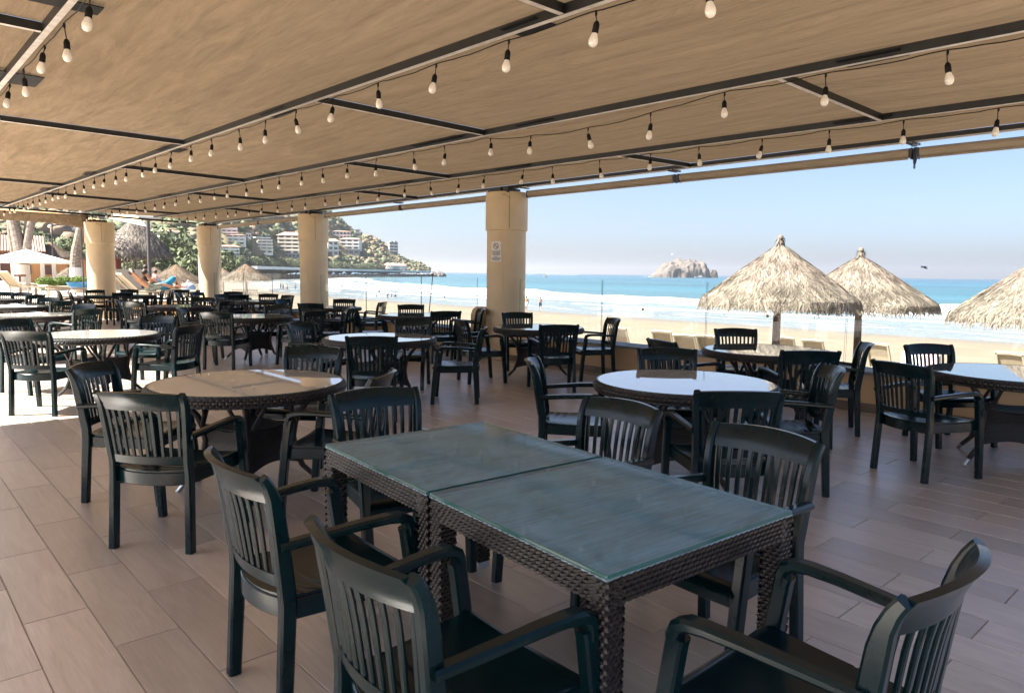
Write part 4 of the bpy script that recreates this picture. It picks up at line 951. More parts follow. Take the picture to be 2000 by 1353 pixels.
# ------------------------------------------------------------------ people
def skin_mesh(name, J, E, rad, m_, sub=2):
    me = bpy.data.meshes.new(name); keys = list(J); ix = {k_: i for i, k_ in enumerate(keys)}
    me.from_pydata([tuple(J[k_]) for k_ in keys], [(ix[a], ix[b]) for a, b in E], [])
    o = bpy.data.objects.new(name, me); COL.objects.link(o)
    md = o.modifiers.new('skin', 'SKIN'); md.use_smooth_shade = True
    for i, k_ in enumerate(keys):
        r_ = rad[k_]; me.skin_vertices[0].data[i].radius = (r_, r_) if isinstance(r_, (int, float)) else r_
        me.skin_vertices[0].data[i].use_root = (i == 0)
    sm_ = o.modifiers.new('sub', 'SUBSURF'); sm_.levels = sub; sm_.render_levels = sub
    dg = bpy.context.evaluated_depsgraph_get(); ev = o.evaluated_get(dg)
    out = bpy.data.meshes.new_from_object(ev); out.name = name
    bpy.data.objects.remove(o); bpy.data.meshes.remove(me)
    out.materials.clear(); out.materials.append(m_); out.polygons.foreach_set('use_smooth', [True]*len(out.polygons)); return out
BE = [('pel', 'chest'), ('chest', 'neck'), ('neck', 'head'), ('head', 'crown'), ('chest', 'shL'), ('shL', 'elL'), ('elL', 'waL'), ('waL', 'haL'), ('chest', 'shR'), ('shR', 'elR'), ('elR', 'waR'), ('waR', 'haR'),
      ('pel', 'hiL'), ('hiL', 'knL'), ('knL', 'anL'), ('anL', 'toL'), ('pel', 'hiR'), ('hiR', 'knR'), ('knR', 'anR'), ('anR', 'toR')]
BR = dict(pel=(.15, .11), chest=(.15, .11), neck=.055, head=(.082, .095), crown=(.07, .08), shL=.058, shR=.058, elL=.042, elR=.042, waL=.030, waR=.030, haL=.032, haR=.032, hiL=.088, hiR=.088, knL=.06, knR=.06, anL=.042, anR=.042, toL=.036, toR=.036)
def person(name, label, J, skin, clothes, loc, rz=0, hair=True, group=None, sc_=1.0, hat=None):
    t = thing(name, label, 'person', loc, rz, group)
    body = put('body', skin_mesh('body', J, BE, BR, skin), t)
    for nm, keys, m_, grow in clothes:
        Jc = {k_: J[k_] for k_ in keys}; Ec = [e for e in BE if e[0] in Jc and e[1] in Jc]
        rc = {k_: (BR[k_]+grow if isinstance(BR[k_], float) else (BR[k_][0]+grow, BR[k_][1]+grow)) for k_ in keys}
        put(nm, skin_mesh(nm, Jc, Ec, rc, m_), t)
    c = Vector(J['head'])*.35+Vector(J['crown'])*.65; up = (Vector(J['crown'])-Vector(J['head'])).normalized()
    if hair:
        b = MB(); b.lathe([(.02, .085), (.07, .07), (.098, .02), (.10, -.03), (.085, -.075)], 14, cap=True); o = b.build('hair', hair if not isinstance(hair, bool) else M['hair'], t, smooth=80); o.location = c; o.rotation_euler = up.to_track_quat('Z', 'Y').to_euler()
    if hat:
        b = MB(); b.lathe([(.0, .12), (.07, .115), (.10, .06), (.105, .045), (.19, .03), (.19, .022), (.10, .03)], 16, cap=False); o = b.build('hat', hat, t, smooth=60); o.location = c
    t.scale = (sc_, sc_, sc_); return t
def walk(step=.22, arm=.18, h=1.72):
    k = h/1.72; V = lambda x, y, z: Vector((x*k, y*k, z*k))
    return dict(pel=V(0, 0, .95), chest=V(0, .01, 1.30), neck=V(0, .02, 1.48), head=V(0, .035, 1.58), crown=V(0, .04, 1.66), shL=V(-.18, .01, 1.40), shR=V(.18, .01, 1.40), elL=V(-.23, -arm*.6, 1.14), elR=V(.23, arm*.4, 1.14), waL=V(-.24, -arm*.4, .90), waR=V(.24, arm, .90), haL=V(-.24, -arm*.3, .82), haR=V(.24, arm*1.2, .82),
                hiL=V(-.09, 0, .90), hiR=V(.09, 0, .90), knL=V(-.10, step*.6, .50), knR=V(.10, -step*.15, .48), anL=V(-.10, step, .08), anR=V(.10, -step*1.2, .10), toL=V(-.10, step+.14, .03), toR=V(.10, -step*1.05, .03))
def on_beach(px, py):
    best = None
    for d in np.arange(30, 200, .5):
        p = at(px, py, d)
        if p.z <= beach_z(p.x, p.y)+.02: return p
    return p
TOP = ('pel', 'chest', 'shL', 'shR', 'elL', 'elR'); TANK = ('pel', 'chest', 'shL', 'shR'); SH = ('pel', 'hiL', 'hiR', 'knL', 'knR')
SG = 'people strolling along the waterline'
q = on_beach(740, 583); person('person', 'person walking on the beach in a grey-green top, carrying a dark bag', walk(.16, .1), M['skin2'], [('shirt', TOP, M['navy'], .018), ('shorts', SH, M['whitecloth'], .02)], q, 2.2, True, SG, 1, M['whitecloth'])
t = thing('beach_bag', 'dark bag held low by the left walker of the beach group', 'bag', q+Vector((-.42, .1, .30)))
b = MB(); b.lathe([(.10, 0), (.16, .05), (.17, .22), (.12, .32)], 12); b.build('bag_body', M['navy'], t); b = MB(); b.tube([(-.12, 0, .3), (-.06, 0, .5), (.06, 0, .5), (.12, 0, .3)], .012, 6); b.build('handle', M['navy'], t)
q = on_beach(757, 586); person('person', 'person walking on the beach in a loose white shirt and dark shorts', walk(.24, .2), M['skin2'], [('shirt', TOP, M['whitecloth'], .035), ('shorts', SH, M['navy'], .025)], q, 1.2, True, SG)
q = on_beach(764, 585); person('person', 'person in white walking shoulder to shoulder with the white-shirted walker', walk(.2, .12), M['skin'], [('shirt', TOP, M['whitecloth'], .03), ('shorts', SH, M['bluecloth'], .02)], q, 1.0, True, SG)
q = on_beach(772, 585); person('person', 'dark small walker at the right end of the beach group', walk(.2, .1, 1.35), M['skin2'], [('shirt', TANK, M['navy'], .02), ('shorts', SH, M['navy'], .02)], q, 1.4, True, SG)
q = on_beach(1055, 606); person('person', 'person in blue shorts walking on the sand right of the noticed column', walk(.22, .2), M['skin'], [('shorts', SH, M['navy'], .03), ('shirt', TANK, M['pink'], .015)], q, 2.6, True, SG)
q = on_beach(1028, 606); person('person', 'person partly hidden by the right edge of the noticed column', walk(.15, .1), M['skin2'], [('shorts', SH, M['whitecloth'], .03)], q, 2.0, True, SG)
for i, (px, py, lab) in enumerate(((548, 566, 'leftmost small bather standing before the surf'), (553, 567, 'second small bather from the left before the surf'), (561, 569, 'small bather in the shallows farthest from the surf line'), (577, 568, 'small bather just left of the second column'), (695, 569, 'single bather left of the beach walkers'), (668, 563, 'tiny bather in the surf right of the second column'))):
    q = on_beach(px, py); person('person', lab, walk(.05+.04*i, .08), M['skin2'] if i % 2 else M['skin'], [('trunks', SH, M['navy'] if i % 3 else M['blue'], .02)], q, .7*i, True, 'small bathers at the water edge')

# sunbathers on the pool terrace (feet towards the sea)
TZ = .35
lp = at(268, 575, 25.5); lounger(lp.x, lp.y, TZ, 88, 'cream lounger carrying the reclining couple, nearest the farthest column', 'cream loungers on the pool terrace', 47)
lp2 = at(246, 573, 27.0); lounger(lp2.x, lp2.y, TZ, 88, 'cream lounger with a white towel over its back, behind the inland column', 'cream loungers on the pool terrace', 50)
t = thing('towel', 'white towel folded over the raised back of a cream lounger', 'towel', (lp2.x-.52, lp2.y, TZ+.98))
b = MB(); b.shell(lambda u, v: (-.22*math.cos(v*3)+.06*math.sin(v*3), (u-.5)*.6, .10*math.sin(v*3.1)-.25*abs(v-.5)), lambda u, v: (-.20*math.cos(v*3)+.05*math.sin(v*3), (u-.5)*.6, .08*math.sin(v*3.1)-.25*abs(v-.5)-.01), 8, 10); b.build('cloth', M['whitecloth'], t, smooth=60)
def recline(knee=0.0, arm_up=False):
    V = Vector                                                     # x towards the feet, z up, seat at z=0
    return dict(pel=V((.0, 0, .12)), chest=V((-.32, 0, .36)), neck=V((-.46, 0, .50)), head=V((-.53, 0, .59)), crown=V((-.58, 0, .66)), shL=V((-.38, -.18, .42)), shR=V((-.38, .18, .42)),
                elL=V((-.62, -.32, .62)) if arm_up else V((-.15, -.25, .22)), elR=V((-.15, .26, .24)), waL=V((-.64, -.12, .74)) if arm_up else V((.08, -.2, .2)), waR=V((.06, .2, .26)), haL=V((-.60, -.05, .70)) if arm_up else V((.15, -.17, .2)), haR=V((.12, .14, .28)),
                hiL=V((.06, -.10, .11)), hiR=V((.06, .10, .11)), knL=V((.44, -.12, .14+knee)), knR=V((.46, .12, .12)), anL=V((.80 if knee < .2 else .62, -.12, .09)), anR=V((.88, .12, .08)), toL=V((.86 if knee < .2 else .76, -.14, .18 if knee < .2 else .08)), toR=V((.94, .13, .18)))
hd = R(2)
pm = at(291, 559, 25.4); person('person', 'bare-chested person reclining on a lounger in grey leaf-print shorts, arm behind head', recline(.05, True), M['skin2'], [('shorts', SH, M['shorts'], .03)], (pm.x, pm.y, TZ+.40), hd)
pw = at(316, 560, 25.9); person('person', 'person in a turquoise print dress lying with one knee raised', recline(.33), M['skin'], [('dress', ('pel', 'chest', 'hiL', 'hiR', 'knL', 'knR'), M['blue'], .045)], (pw.x, pw.y, TZ+.40), hd)
def sit():
    V = Vector
    return dict(pel=V((0, 0, .12)), chest=V((-.03, 0, .47)), neck=V((-.01, 0, .64)), head=V((.02, 0, .74)), crown=V((.03, 0, .83)), shL=V((-.02, -.19, .56)), shR=V((-.02, .19, .56)), elL=V((.10, -.26, .34)), elR=V((.10, .26, .34)), waL=V((.32, -.16, .26)), waR=V((.32, .16, .26)), haL=V((.40, -.12, .26)), haR=V((.40, .12, .26)),
                hiL=V((.05, -.10, .10)), hiR=V((.05, .10, .10)), knL=V((.45, -.12, .12)), knR=V((.45, .12, .12)), anL=V((.50, -.12, -.30)), anR=V((.50, .12, -.30)), toL=V((.62, -.12, -.36)), toR=V((.62, .12, -.36)))
ps = at(284, 545, 28.2); person('person', 'dark-haired person sitting upright in a dark green shirt, beside the dark pole', sit(), M['skin2'], [('shirt', TOP, M['tee'], .03), ('shorts', SH, M['navy'], .025)], (ps.x, ps.y, ps.z-.32), hd)
lounger(ps.x-.3, ps.y, TZ, 88, 'cream lounger under the seated person in the dark green shirt', 'cream loungers on the pool terrace', 30)
pc = at(303, 546, 29.0); person('person', 'small child in pink sitting right of the dark pole', sit(), M['skin2'], [('shirt', TOP, M['pink'], .03)], (pc.x, pc.y, pc.z-.25), hd, True, None, .72)
pbk = at(368, 553, 27.5)
t = thing('beach_bag', 'pale blue rounded bag behind the feet of the reclining couple', 'bag', (pbk.x, pbk.y, TZ+.33)); b = MB(); b.lathe([(.10, 0), (.24, .04), (.26, .15), (.17, .26), (.03, .31)], 16); b.build('bag_body', M['bluecloth'], t, smooth=60)
b = MB(); b.tube([(-.12, 0, .26), (0, 0, .40), (.12, 0, .26)], .015, 6); b.build('handle', M['whitecloth'], t)
lp = at(362, 577, 26.6); lounger(lp.x, lp.y, TZ, 100, 'low cream lounger end left of the farthest column', 'cream loungers on the pool terrace', 12)
for px, py, d, hd_, bk, lab in ((32, 574, 29, 60, 48, 'cream lounger with raised back at the left edge of the view'), (86, 572, 30.5, 75, 10, 'flat cream lounger left of the inland column, in front of the palms'), (128, 573, 28.0, 70, 8, 'flat cream lounger just left of the inland column')):
    p = at(px, py, d); lounger(p.x, p.y, TZ, hd_, lab, 'cream loungers on the pool terrace', bk)

# ------------------------------------------------------------------ headland
PXN = [-420, 0, 250, 440, 500, 600, 700, 842]
def base_d(px): return float(np.interp(px, PXN, [250, 250, 270, 310, 350, 440, 560, 715]))
def deep(px): return float(np.interp(px, [-420, 440, 560, 640, 740, 800, 842], [300, 300, 270, 220, 130, 60, 24]))
def sky_y(px): return float(np.interp(px, [-420, 0, 200, 400, 500, 600, 640, 669, 687, 704, 718, 737, 746, 760, 779, 796, 806, 815, 831, 842], [300, 312, 318, 338, 360, 398, 415, 433, 447, 455, 463, 469, 477, 487, 498, 508, 511, 511, 519, 527.5]))
def hor_y(px): return 530.3+(px-870)*.0117
def hill_pt(px, v):
    d = base_d(px)+deep(px)*v
    zr = EYE + (hor_y(px)-sky_y(px))*(base_d(px)+deep(px))/FPX
    p = at(px, 530, d); vv = min(1, v)
    z = .5 + (zr-.5)*(vv**.85 if vv > 0 else 0)
    if v > 1: z = zr*(1-(v-1)*1.4)
    e = min(1, 8*vv)*(1-.85*max(0, 1-abs(vv-1)*6))
    z += 7*fbm(p.x*.017, p.y*.017, 1.7)*e*min(1, (842-px)/120) + 2.5*fbm(p.x*.06, p.y*.06, 4.7)*e*min(1, (842-px)/80)
    return Vector((p.x, p.y, z))
mb = MB(); mb.grid(lambda u, v: tuple(hill_pt(-420+1262*u, v*1.5-.04)), 240, 60); mb.build('hill', M['hill'], fix=False, smooth=180, kind='structure')
def on_hill(px, py):
    for v in np.linspace(0, 1, 220):
        p = hill_pt(px, v); w = np.array([p.x, p.y, p.z-EYE]); y = 676.5-FPX*(w@CU)/(w@CF)
        if y <= py: return p, v
    return p, 1.0
def leaf_mat2():
    mt = mat('hill_foliage', (.1, .1, .05), .9, .1)
    nt = mt.node_tree; n = nt.nodes; l = nt.links; b = n['Principled BSDF']
    g = n.new('ShaderNodeNewGeometry'); cr = n.new('ShaderNodeValToRGB'); l.new(g.outputs['Random Per Island'], cr.inputs[0]); e = cr.color_ramp.elements
    e[0].color = (.06, .085, .04, 1); e[1].color = (.19, .145, .10, 1); e[1].position = 1
    for p, c in ((.3, (.10, .12, .07)), (.5, (.135, .145, .085)), (.68, (.15, .13, .085)), (.85, (.18, .125, .09))):
        q = e.new(p); q.color = (*c, 1)
    l.new(cr.outputs[0], b.inputs['Base Color']); return mt
M['hillfol'] = leaf_mat2()
bld = [  # px0, px1, ytop, ybot, floors, cols, wall, roof, turn, label
    (434, 465, 442, 463, 3, 3, 'bwhite', None, 12, 'white three-storey block highest on the slope right of the farthest column'),
    (446, 479, 461, 480, 3, 3, 'bwhite', 'broof', -8, 'white villa block with a pink roof, middle one of the stack beside the farthest column'),
    (433, 468, 482, 508, 4, 2, 'bwhite', 'broof', 6, 'grey-white block with a grid of windows, lowest beside the farthest column'),
    (497, 535, 465, 495, 5, 3, 'bwhite', None, 20, 'stepped white terrace block with warm balcony bands on the hillside'),
    (543, 586, 461, 497, 5, 3, 'bcream', 'broof', -16, 'big pinkish terrace hotel just left of the second column'),
    (556, 586, 496, 504, 1, 4, 'bgrey', None, 0, 'low grey pavilion at the foot of the pinkish hotel'),
    (482, 492, 459, 466, 1, 2, 'bwhite', None, 0, 'tiny white house between the two groups of blocks'),
    (649, 686, 453, 468, 2, 5, 'bwhite', 'broof', 10, 'long white villa with pink roof high on the headland right of the second column'),
    (664, 703, 468, 488, 3, 3, 'bwhite', 'broof', -12, 'white villa with white slab eaves in the middle of the right-hand group'),
    (641, 662, 472, 500, 3, 2, 'bwhite', 'broof', 8, 'arched white villa touching the right edge of the second column'),
    (671, 702, 488, 498, 1, 3, 'bgrey', None, -6, 'grey-white base terrace under the middle villa'),
    (694, 705, 449, 462, 2, 1, 'bwhite', None, 0, 'small white house topmost on the ridge'),
    (760, 778, 474, 497, 4, 2, 'bgrey', None, 18, 'grey tower block alone on the falling ridge'),
    (319, 352, 453, 480, 2, 2, 'bwhite', 'broof', 25, 'bright white house with an orange roof left of the farthest column'),
    (358, 390, 480, 494, 1, 4, 'bcream', 'broof', 0, 'long low house with a pink roof touching the farthest column'),
    (291, 320, 455, 472, 2, 3, 'bcream', 'broof', -10, 'cream house with a flat orange roof behind the thatched hut'),
    (268, 314, 424, 432, 2, 5, 'bwhite', None, 0, 'white row of flats glimpsed under the canopy edge above the thatched hut'),
    (140, 160, 440, 458, 2, 2, 'bwhite', None, 0, 'pale building behind the grey palm trunk'),
    (60, 100, 455, 466, 1, 4, 'bcream', 'broof', 0, 'pale villa on the hill behind the palm trunks'),
]
rects = []
for i, (a, b_, yt, yb, fl, cl, wm, rf, turn, lab) in enumerate(bld):
    p, v = on_hill((a+b_)/2, yb); d = Vector((p.x, p.y)).length; W = (b_-a)*d/FPX*1.0; Hh = (yb-yt)*d/FPX; D = W*.6
    dep = (np.array([p.x, p.y, 0])@CF); rects.append((a-2, b_+2, yt-2, yb+1, dep))
    W = (b_-a)*dep/FPX; Hh = (yb-yt)*dep/FPX
    t = thing('villa', lab, 'building', p-Vector((0, 0, 1.0)), math.atan2(-p.x, p.y)+R(turn), 'buildings on the headland')
    bm_ = MB(); fh = Hh/fl; step = .12 if i == 3 else 0
    for f in range(fl):
        ww = W*(1-step*f*.5); bm_.box((W*step*f*.2, D/2+D*step*f*.25, fh*(f+.5)+.5), (ww*.96, D, fh-.02 if f else fh+1))
    bm_.build('wall', M[wm], t)
    wb = MB(); ww_, wh_ = W*.96/cl*.62, fh*.46; wb.box((0, .06, 0), (ww_, .35, wh_)); wb.box((0, -.10, -wh_*.02), (ww_*.06, .1, wh_)); wme = wb.mesh('window', M['bwin'])
    sb_ = MB(); sb_.box((0, -.35, 0), (W*(.97), 1.5, .35)); sb_.box((0, -1.05, .45), (W*.97, .12, .7)); sme = sb_.mesh('balcony', M['bcream' if i in (3, 4) else 'bwhite'])
    for f in range(fl):
        x0 = W*step*f*.2; kx = 1-step*f*.5; yy = D*step*f*.25
        for c in range(cl): put('window', wme, t, (x0+(-.5+(c+.5)/cl)*W*.94*kx, yy-.05, fh*(f+.54)+1), None)
        if f: put('balcony', sme, t, (x0, yy, fh*f+1)).scale = (kx, 1, 1)
    rb_ = MB()
    if rf:
        h_ = min(3.2, Hh*.28); e_ = .8; vs = [(-W/2-e_, -e_, Hh+1), (W/2+e_, -e_, Hh+1), (W/2+e_, D+e_, Hh+1), (-W/2-e_, D+e_, Hh+1), (-W*.28, D/2, Hh+h_), (W*.28, D/2, Hh+h_)]
        rb_.add(vs, [(0, 1, 5, 4), (1, 2, 5), (2, 3, 4, 5), (3, 0, 4), (3, 2, 1, 0)]); rb_.build('roof', M['broof'], t)
    elif i == 12:
        for c in range(5): rb_.box((-.4*W+c*.2*W, D/2, Hh+1+.4*(c % 2)), (W*.14, D, 1.6+.8*(c % 2)))
        rb_.build('parapet', M['bgrey'], t)
    else:
        rb_.box((0, D/2+D*step*fl*.2, Hh+1.1), (W*(1.02-step*fl*.4), D*1.05, .5)); rb_.build('roof', M[wm], t)
# scrub and trees covering the slope
import itertools
ico = bmesh.new(); bmesh.ops.create_icosphere(ico, subdivisions=2, radius=1); iv = [v_.co.copy() for v_ in ico.verts]; iff = [tuple(v_.index for v_ in f_.verts) for f_ in ico.faces]; ico.free()
ico = bmesh.new(); bmesh.ops.create_icosphere(ico, subdivisions=1, radius=1); iv1 = [v_.co.copy() for v_ in ico.verts]; if1 = [tuple(v_.index for v_ in f_.verts) for f_ in ico.faces]; ico.free()
fr = random.Random(21); wood = MB()
def clump(b, p, r, sq=.8, rr=fr):
    """leafy clump: loose triangles spread through an uneven crown"""
    n = 150; s3 = rr.random()*50
    for k in range(n):
        d = Vector((rr.gauss(0, 1), rr.gauss(0, 1), rr.gauss(0, 1)+.25)).normalized(); q = r*(.45+.55*rr.random()**.5)*(1+.35*fbm(d.x*2+s3, d.y*2, d.z*2))
        c = Vector((p[0]+d.x*q, p[1]+d.y*q, p[2]+d.z*q*sq)); a = Vector((rr.gauss(0, 1), rr.gauss(0, 1), rr.gauss(0, .6))).normalized(); e = d.cross(a).normalized() if abs(d.dot(a)) < .98 else d.orthogonal()
        L = r*rr.uniform(.10, .22); o = len(b.v)
        b.v += [tuple(c+e*L), tuple(c-e*L*.6+a*L*.7), tuple(c-e*L*.5-a*L*.7)]; b.f.append((o, o+1, o+2)); b.m.append(0)
def clump_solid(b, p, r, sq=.8, rr=fr):
    s3 = rr.random()*50; b.add([(p[0]+v_.x*r*k_, p[1]+v_.y*r*k_, p[2]+v_.z*r*sq*k_) for v_ in iv for k_ in (.8+.55*fbm(v_.x*1.7+s3, v_.y*1.7, v_.z*1.7+s3),)], iff)
n_cl = 0
for q in range(6200):
    px = fr.uniform(-60, 838); v = fr.random()**1.0
    if px > 700 and fr.random() < .3: continue
    p = hill_pt(px, v); w = np.array([p.x, p.y, p.z-EYE+1]); dd = w@CF; X = 1000+FPX*(w@CR)/dd; Y = 676.5-FPX*(w@CU)/dd
    r_ = fr.uniform(1.6, 4.6)*(.7 if v > .93 else 1)*(1 if px < 760 else .6)
    rp = r_*FPX/dd
    if any(a-rp*.7 < X < b_+rp*.7 and yt-rp < Y-rp*.4 < yb+rp*.1 and dd < dp+8 for a, b_, yt, yb, dp in rects): continue
    if 712 < px < 760 and .15 < v < .6 and fr.random() < .55: continue
    clump_solid(wood, (p.x, p.y, p.z+r_*.3), r_, fr.uniform(.6, .95)); n_cl += 1
wood.build('hill_scrub', M['hillfol'], fix=False, smooth=180, kind='stuff')
# green fringe of palms and shrubs behind the promenade
fringe = MB()
for q in range(520):
    px = fr.uniform(425, 775); p = at(px, 525, base_d(px)+fr.uniform(-6, 10)); z = fr.uniform(2.5, 6.5)
    clump(fringe, (p.x, p.y, z), fr.uniform(1.6, 3.0), .8)
for q in range(300):
    px = fr.uniform(-60, 440); d = fr.uniform(95, 240); p = at(px, 525, d); clump(fringe, (p.x, p.y, fr.uniform(1.0, 5.5)), fr.uniform(1.6, 3.2), .8)
fringe.build('shore_greenery', M['leaf_g'], fix=False, kind='stuff')
# promenade and breakwater running out to the point
def bw(px): return at(px, 530, base_d(px)-14)
mb = MB(); pts = [bw(px) for px in np.linspace(488, 836, 40)]
tops = [Vector((p.x, p.y, EYE+(hor_y(px)-float(np.interp(px, [488, 600, 720, 836], [518.4, 522.4, 525.6, 527.8])))*float(np.array([p.x, p.y, 0])@CF)/FPX)) for p, px in zip(pts, np.linspace(488, 836, 40))]
mb.sweep([q-Vector((0, 0, .7)) for q in tops], 7, 1.4, (0, 0, 1) if False else (1, -1, 0), .1); t = mb.build('promenade', M['white'], kind='structure')
rk = MB()
for px in np.arange(490, 850, .55):
    p = bw(px); q = p - p.normalized()*fr.uniform(4, 9); r_ = fr.uniform(1.0, 2.1); s3 = fr.random()*40
    rk.add([(q.x+v_.x*r_*k_, q.y+v_.y*r_*k_, SEAZ+.9+v_.z*r_*k_+fr.uniform(-.2, .5)) for v_ in iv1 for k_ in (.8+.4*fbm(v_.x+s3, v_.y, v_.z),)], if1)
rk.build('breakwater_rocks', M['rock2'], fix=False, kind='stuff')
# beach club at the end of the promenade
t = thing('beach_club', 'low beach club with pink tent roofs at the end of the promenade', 'building', bw(772)+Vector((0, 0, 0)))
for k_, (px, wd) in enumerate(((758, 9), (768, 12), (780, 9), (787, 6))):
    p = at(px, 526, base_d(px)-10)-Vector(t.location); b = MB(); b.box((p.x, p.y, 3.4), (wd*.8, 6, 3)); b.build('wall', M['bwhite'], t)
    b = MB(); b.lathe([(wd*.62, 0), (wd*.3, 1.6), (.3, 2.6)], 6, (p.x, p.y, 4.9)); b.build('tent_roof', M['broof'], t)
# rocks off the point, small white surf around them
def rock(px0, px1, ytop, ybot, dep, label, seed, m_='rock', name='sea_rock', tall=1.0, prof=None):
    a, b_ = at(px0, ybot, dep), at(px1, ybot, dep); W = (b_-a).length; Hh = (ybot-ytop)*dep/FPX+.0
    c = (a+b_)/2; t = MB(); s3 = seed*3.1; u_ = (b_-a).normalized(); f_ = Vector((-u_.y, u_.x, 0))
    def P(u, v):
        th = math.pi*v; x = (u-.5)*2
        e = float(np.interp(u, *prof)) if prof else (1-abs(x)**2.6)**.5
        y = math.cos(th); zz = math.sin(th)**.55
        q = Vector((x*W/2, y*W*.30*e+.0, Hh*e*zz))
        n_ = fbm(q.x*6/W+s3, q.y*6/W, q.z*6/W)*.16 + fbm(q.x*17/W+s3, q.y*17/W, q.z*17/W)*.07
        k_ = 1+n_; return u_*q.x*(1+n_*.1) + f_*q.y*k_*-1 + Vector((0, 0, max(-3, q.z*k_-2)))
    t.grid(lambda u, v: tuple(P(u, v)), 60, 30)
    o = t.build(name, M[m_], fix=True, smooth=25); o.location = (c.x, c.y, SEAZ+2); o['label'] = label; o['category'] = 'rock'; return o
rock(1271, 1389, 508, 541, 1250, 'pale rocky island rising from the sea left of the thatched parasols', 2, name='rocky_island', prof=([0, .06, .18, .3, .42, .6, .72, .77, .82, .88, .95, 1], [.10, .35, .72, .97, 1, .98, .96, .86, .93, .74, .34, .05]))
rock(1384, 1402, 524, 540, 1270, 'small bare rock just right of the rocky island', 5)
rock(836, 872, 522.5, 532.5, 700, 'low dark rock at the tip of the headland', 7, 'rock2')
rock(1060, 1070, 533.5, 536, 900, 'tiny dark reef awash right of the noticed column', 9, 'rock2')
b = MB()
for px, py, w_ in ((808, 534.5, 9), (818, 535, 12), (826, 534, 8), (866, 531.5, 9), (1034, 536, 12), (1078, 536, 9), (1100, 536.5, 12), (1122, 536.8, 10), (1265, 540, 8), (1285, 541, 14)):
    p = at(px, py, 1000); dd = (SEAZ-EYE)/((p.z-EYE)/1000); p = at(px, py, dd); L = w_*dd/FPX
    for k_ in range(12):
        q = p+Vector((CR[0], CR[1], 0))*(k_/11-.5)*2*L + Vector((CF[0], CF[1], 0))*fr.uniform(-8, 8); r_ = L*.16*fr.uniform(.5, 1.2)
        b.add([(q.x+v_.x*r_*1.6, q.y+v_.y*r_*1.6, SEAZ+v_.z*r_*.32+.1) for v_ in iv1], if1)
b.build('reef_surf', M['foam'], fix=False, smooth=180, kind='stuff')
# motor boat by the island
p = at(1368, 541, 1180); t = thing('motor_boat', 'small white motor boat passing below the rocky island', 'boat', (p.x, p.y, SEAZ), math.atan2(CR[1], CR[0]))
b = MB(); b.shell(lambda u, v: ((u-.5)*19, (v-.5)*4.6*math.sin(math.pi*min(1, .35+u*.65))**.7, 1.7+.5*(1-u)), lambda u, v: ((u-.5)*17, (v-.5)*2.6*math.sin(math.pi*min(1, .35+u*.65))**.7, -.3), 10, 4); b.build('hull', M['white'], t)
b = MB(); b.box((.3, 0, 2.9), (5, 2.4, 1.9)); b.build('cabin', M['white'], t); b = MB(); b.box((.3, 0, 3.1), (5.1, 2.5, .7)); b.build('window', M['bwin'], t); b = MB(); b.tube([(1, 0, 3.8), (1, 0, 6)], .12, 6); b.build('mast', M['white'], t)
# birds over the water
def bird(px, py, d, m_, label, roll, span=.62):
    p = at(px, py, d); t = thing('seabird', label, 'bird', p, 0); x = Vector(CR); f = Vector(CF); u = Vector(CU)
    ax = (x*math.cos(roll)-u*math.sin(roll)); b = MB()
    b.tube([-f*.0+ax*-.20, ax*-.1, ax*.08, ax*.20], [.015, .05, .05, .012], 8); b.build('body', m_, t)
    for s in (-1, 1):
        b = MB(); b.sweep([f*s*.03, f*s*span*.4+u*.03, f*s*span+u*.01], [.14, .11, .03], .012, ax, .003); b.build('wing', m_, t)
bird(1805, 522, 38, M['navy'], 'dark bird gliding over the horizon between the parasols at right', .42, .3)
bird(1313, 496.5, 120, M['white'], 'tiny white gull above the rocky island', .1)

# ------------------------------------------------------------------ pool side at the far left
def palm(base, pts, rads, label, white_to, nm='palm_tree'):
    t = thing(nm, label, 'palm', base, 0, 'palms beside the pool'); base = Vector(base)
    for k_, (pp, rr) in enumerate(zip(pts, rads)):
        q = [Vector(x)-base for x in pp]; b = MB(); ext = [q[-1]+(q[-1]-q[-2])*s for s in (1.0, 2.2)]
        ln_ = q+ext; fine = []
        for a, c in zip(ln_[:-1], ln_[1:]):
            for s in range(8): fine.append(a.lerp(c, s/8))
        fine.append(ln_[-1]); rs = [(rr*(1.15-.35*i/len(fine)))*(1+.05*(i % 2)) for i in range(len(fine))]
        b.tube(fine, rs, 12); b.build('trunk', M['trunk'], t)
        if white_to[k_]:
            zt = white_to[k_]-base.z; w_ = [v_ for v_ in fine if v_.z < zt]; b = MB(); b.tube(w_, [rr*1.2*1.04]*len(w_), 14); b.build('painted_base', M['white'], t, smooth=60)
        top = fine[-1]; cb = MB(); r_ = random.Random(k_*7+int(base.x*10))
        for f in range(15):
            a = f*2.4; el = r_.uniform(-.1, .9); d = Vector((math.cos(a)*math.cos(el), math.sin(a)*math.cos(el), math.sin(el))); L = r_.uniform(2.2, 3.2); prev = None
            for s in range(9):
                u = s/8; c = top + d*L*u + Vector((0, 0, -1.5*u*u)); sd = d.cross(Vector((0, 0, 1))).normalized()
                for sg in (-1, 1):
                    tip = c+sd*sg*.75*math.sin(math.pi*min(1, u+.12))+d*.25+Vector((0, 0, -.25)); cb.add([c, c+d*.07, tip], [(0, 1, 2)])
        cb.build('crown', M['leaf_g'], t, fix=False)
PD = 38
A = lambda px, py, d=PD: at(px, py, d)
def zz(px, py, d=PD): return at(px, py, d).z
b0 = A(34, 566); palm((b0.x, b0.y, TZ), [[(b0.x, b0.y, TZ), A(30, 508), A(22, 455), A(18, 400)]], [.17], 'grey palm with a white painted base, leftmost of the leaning group', [zz(30, 508)])
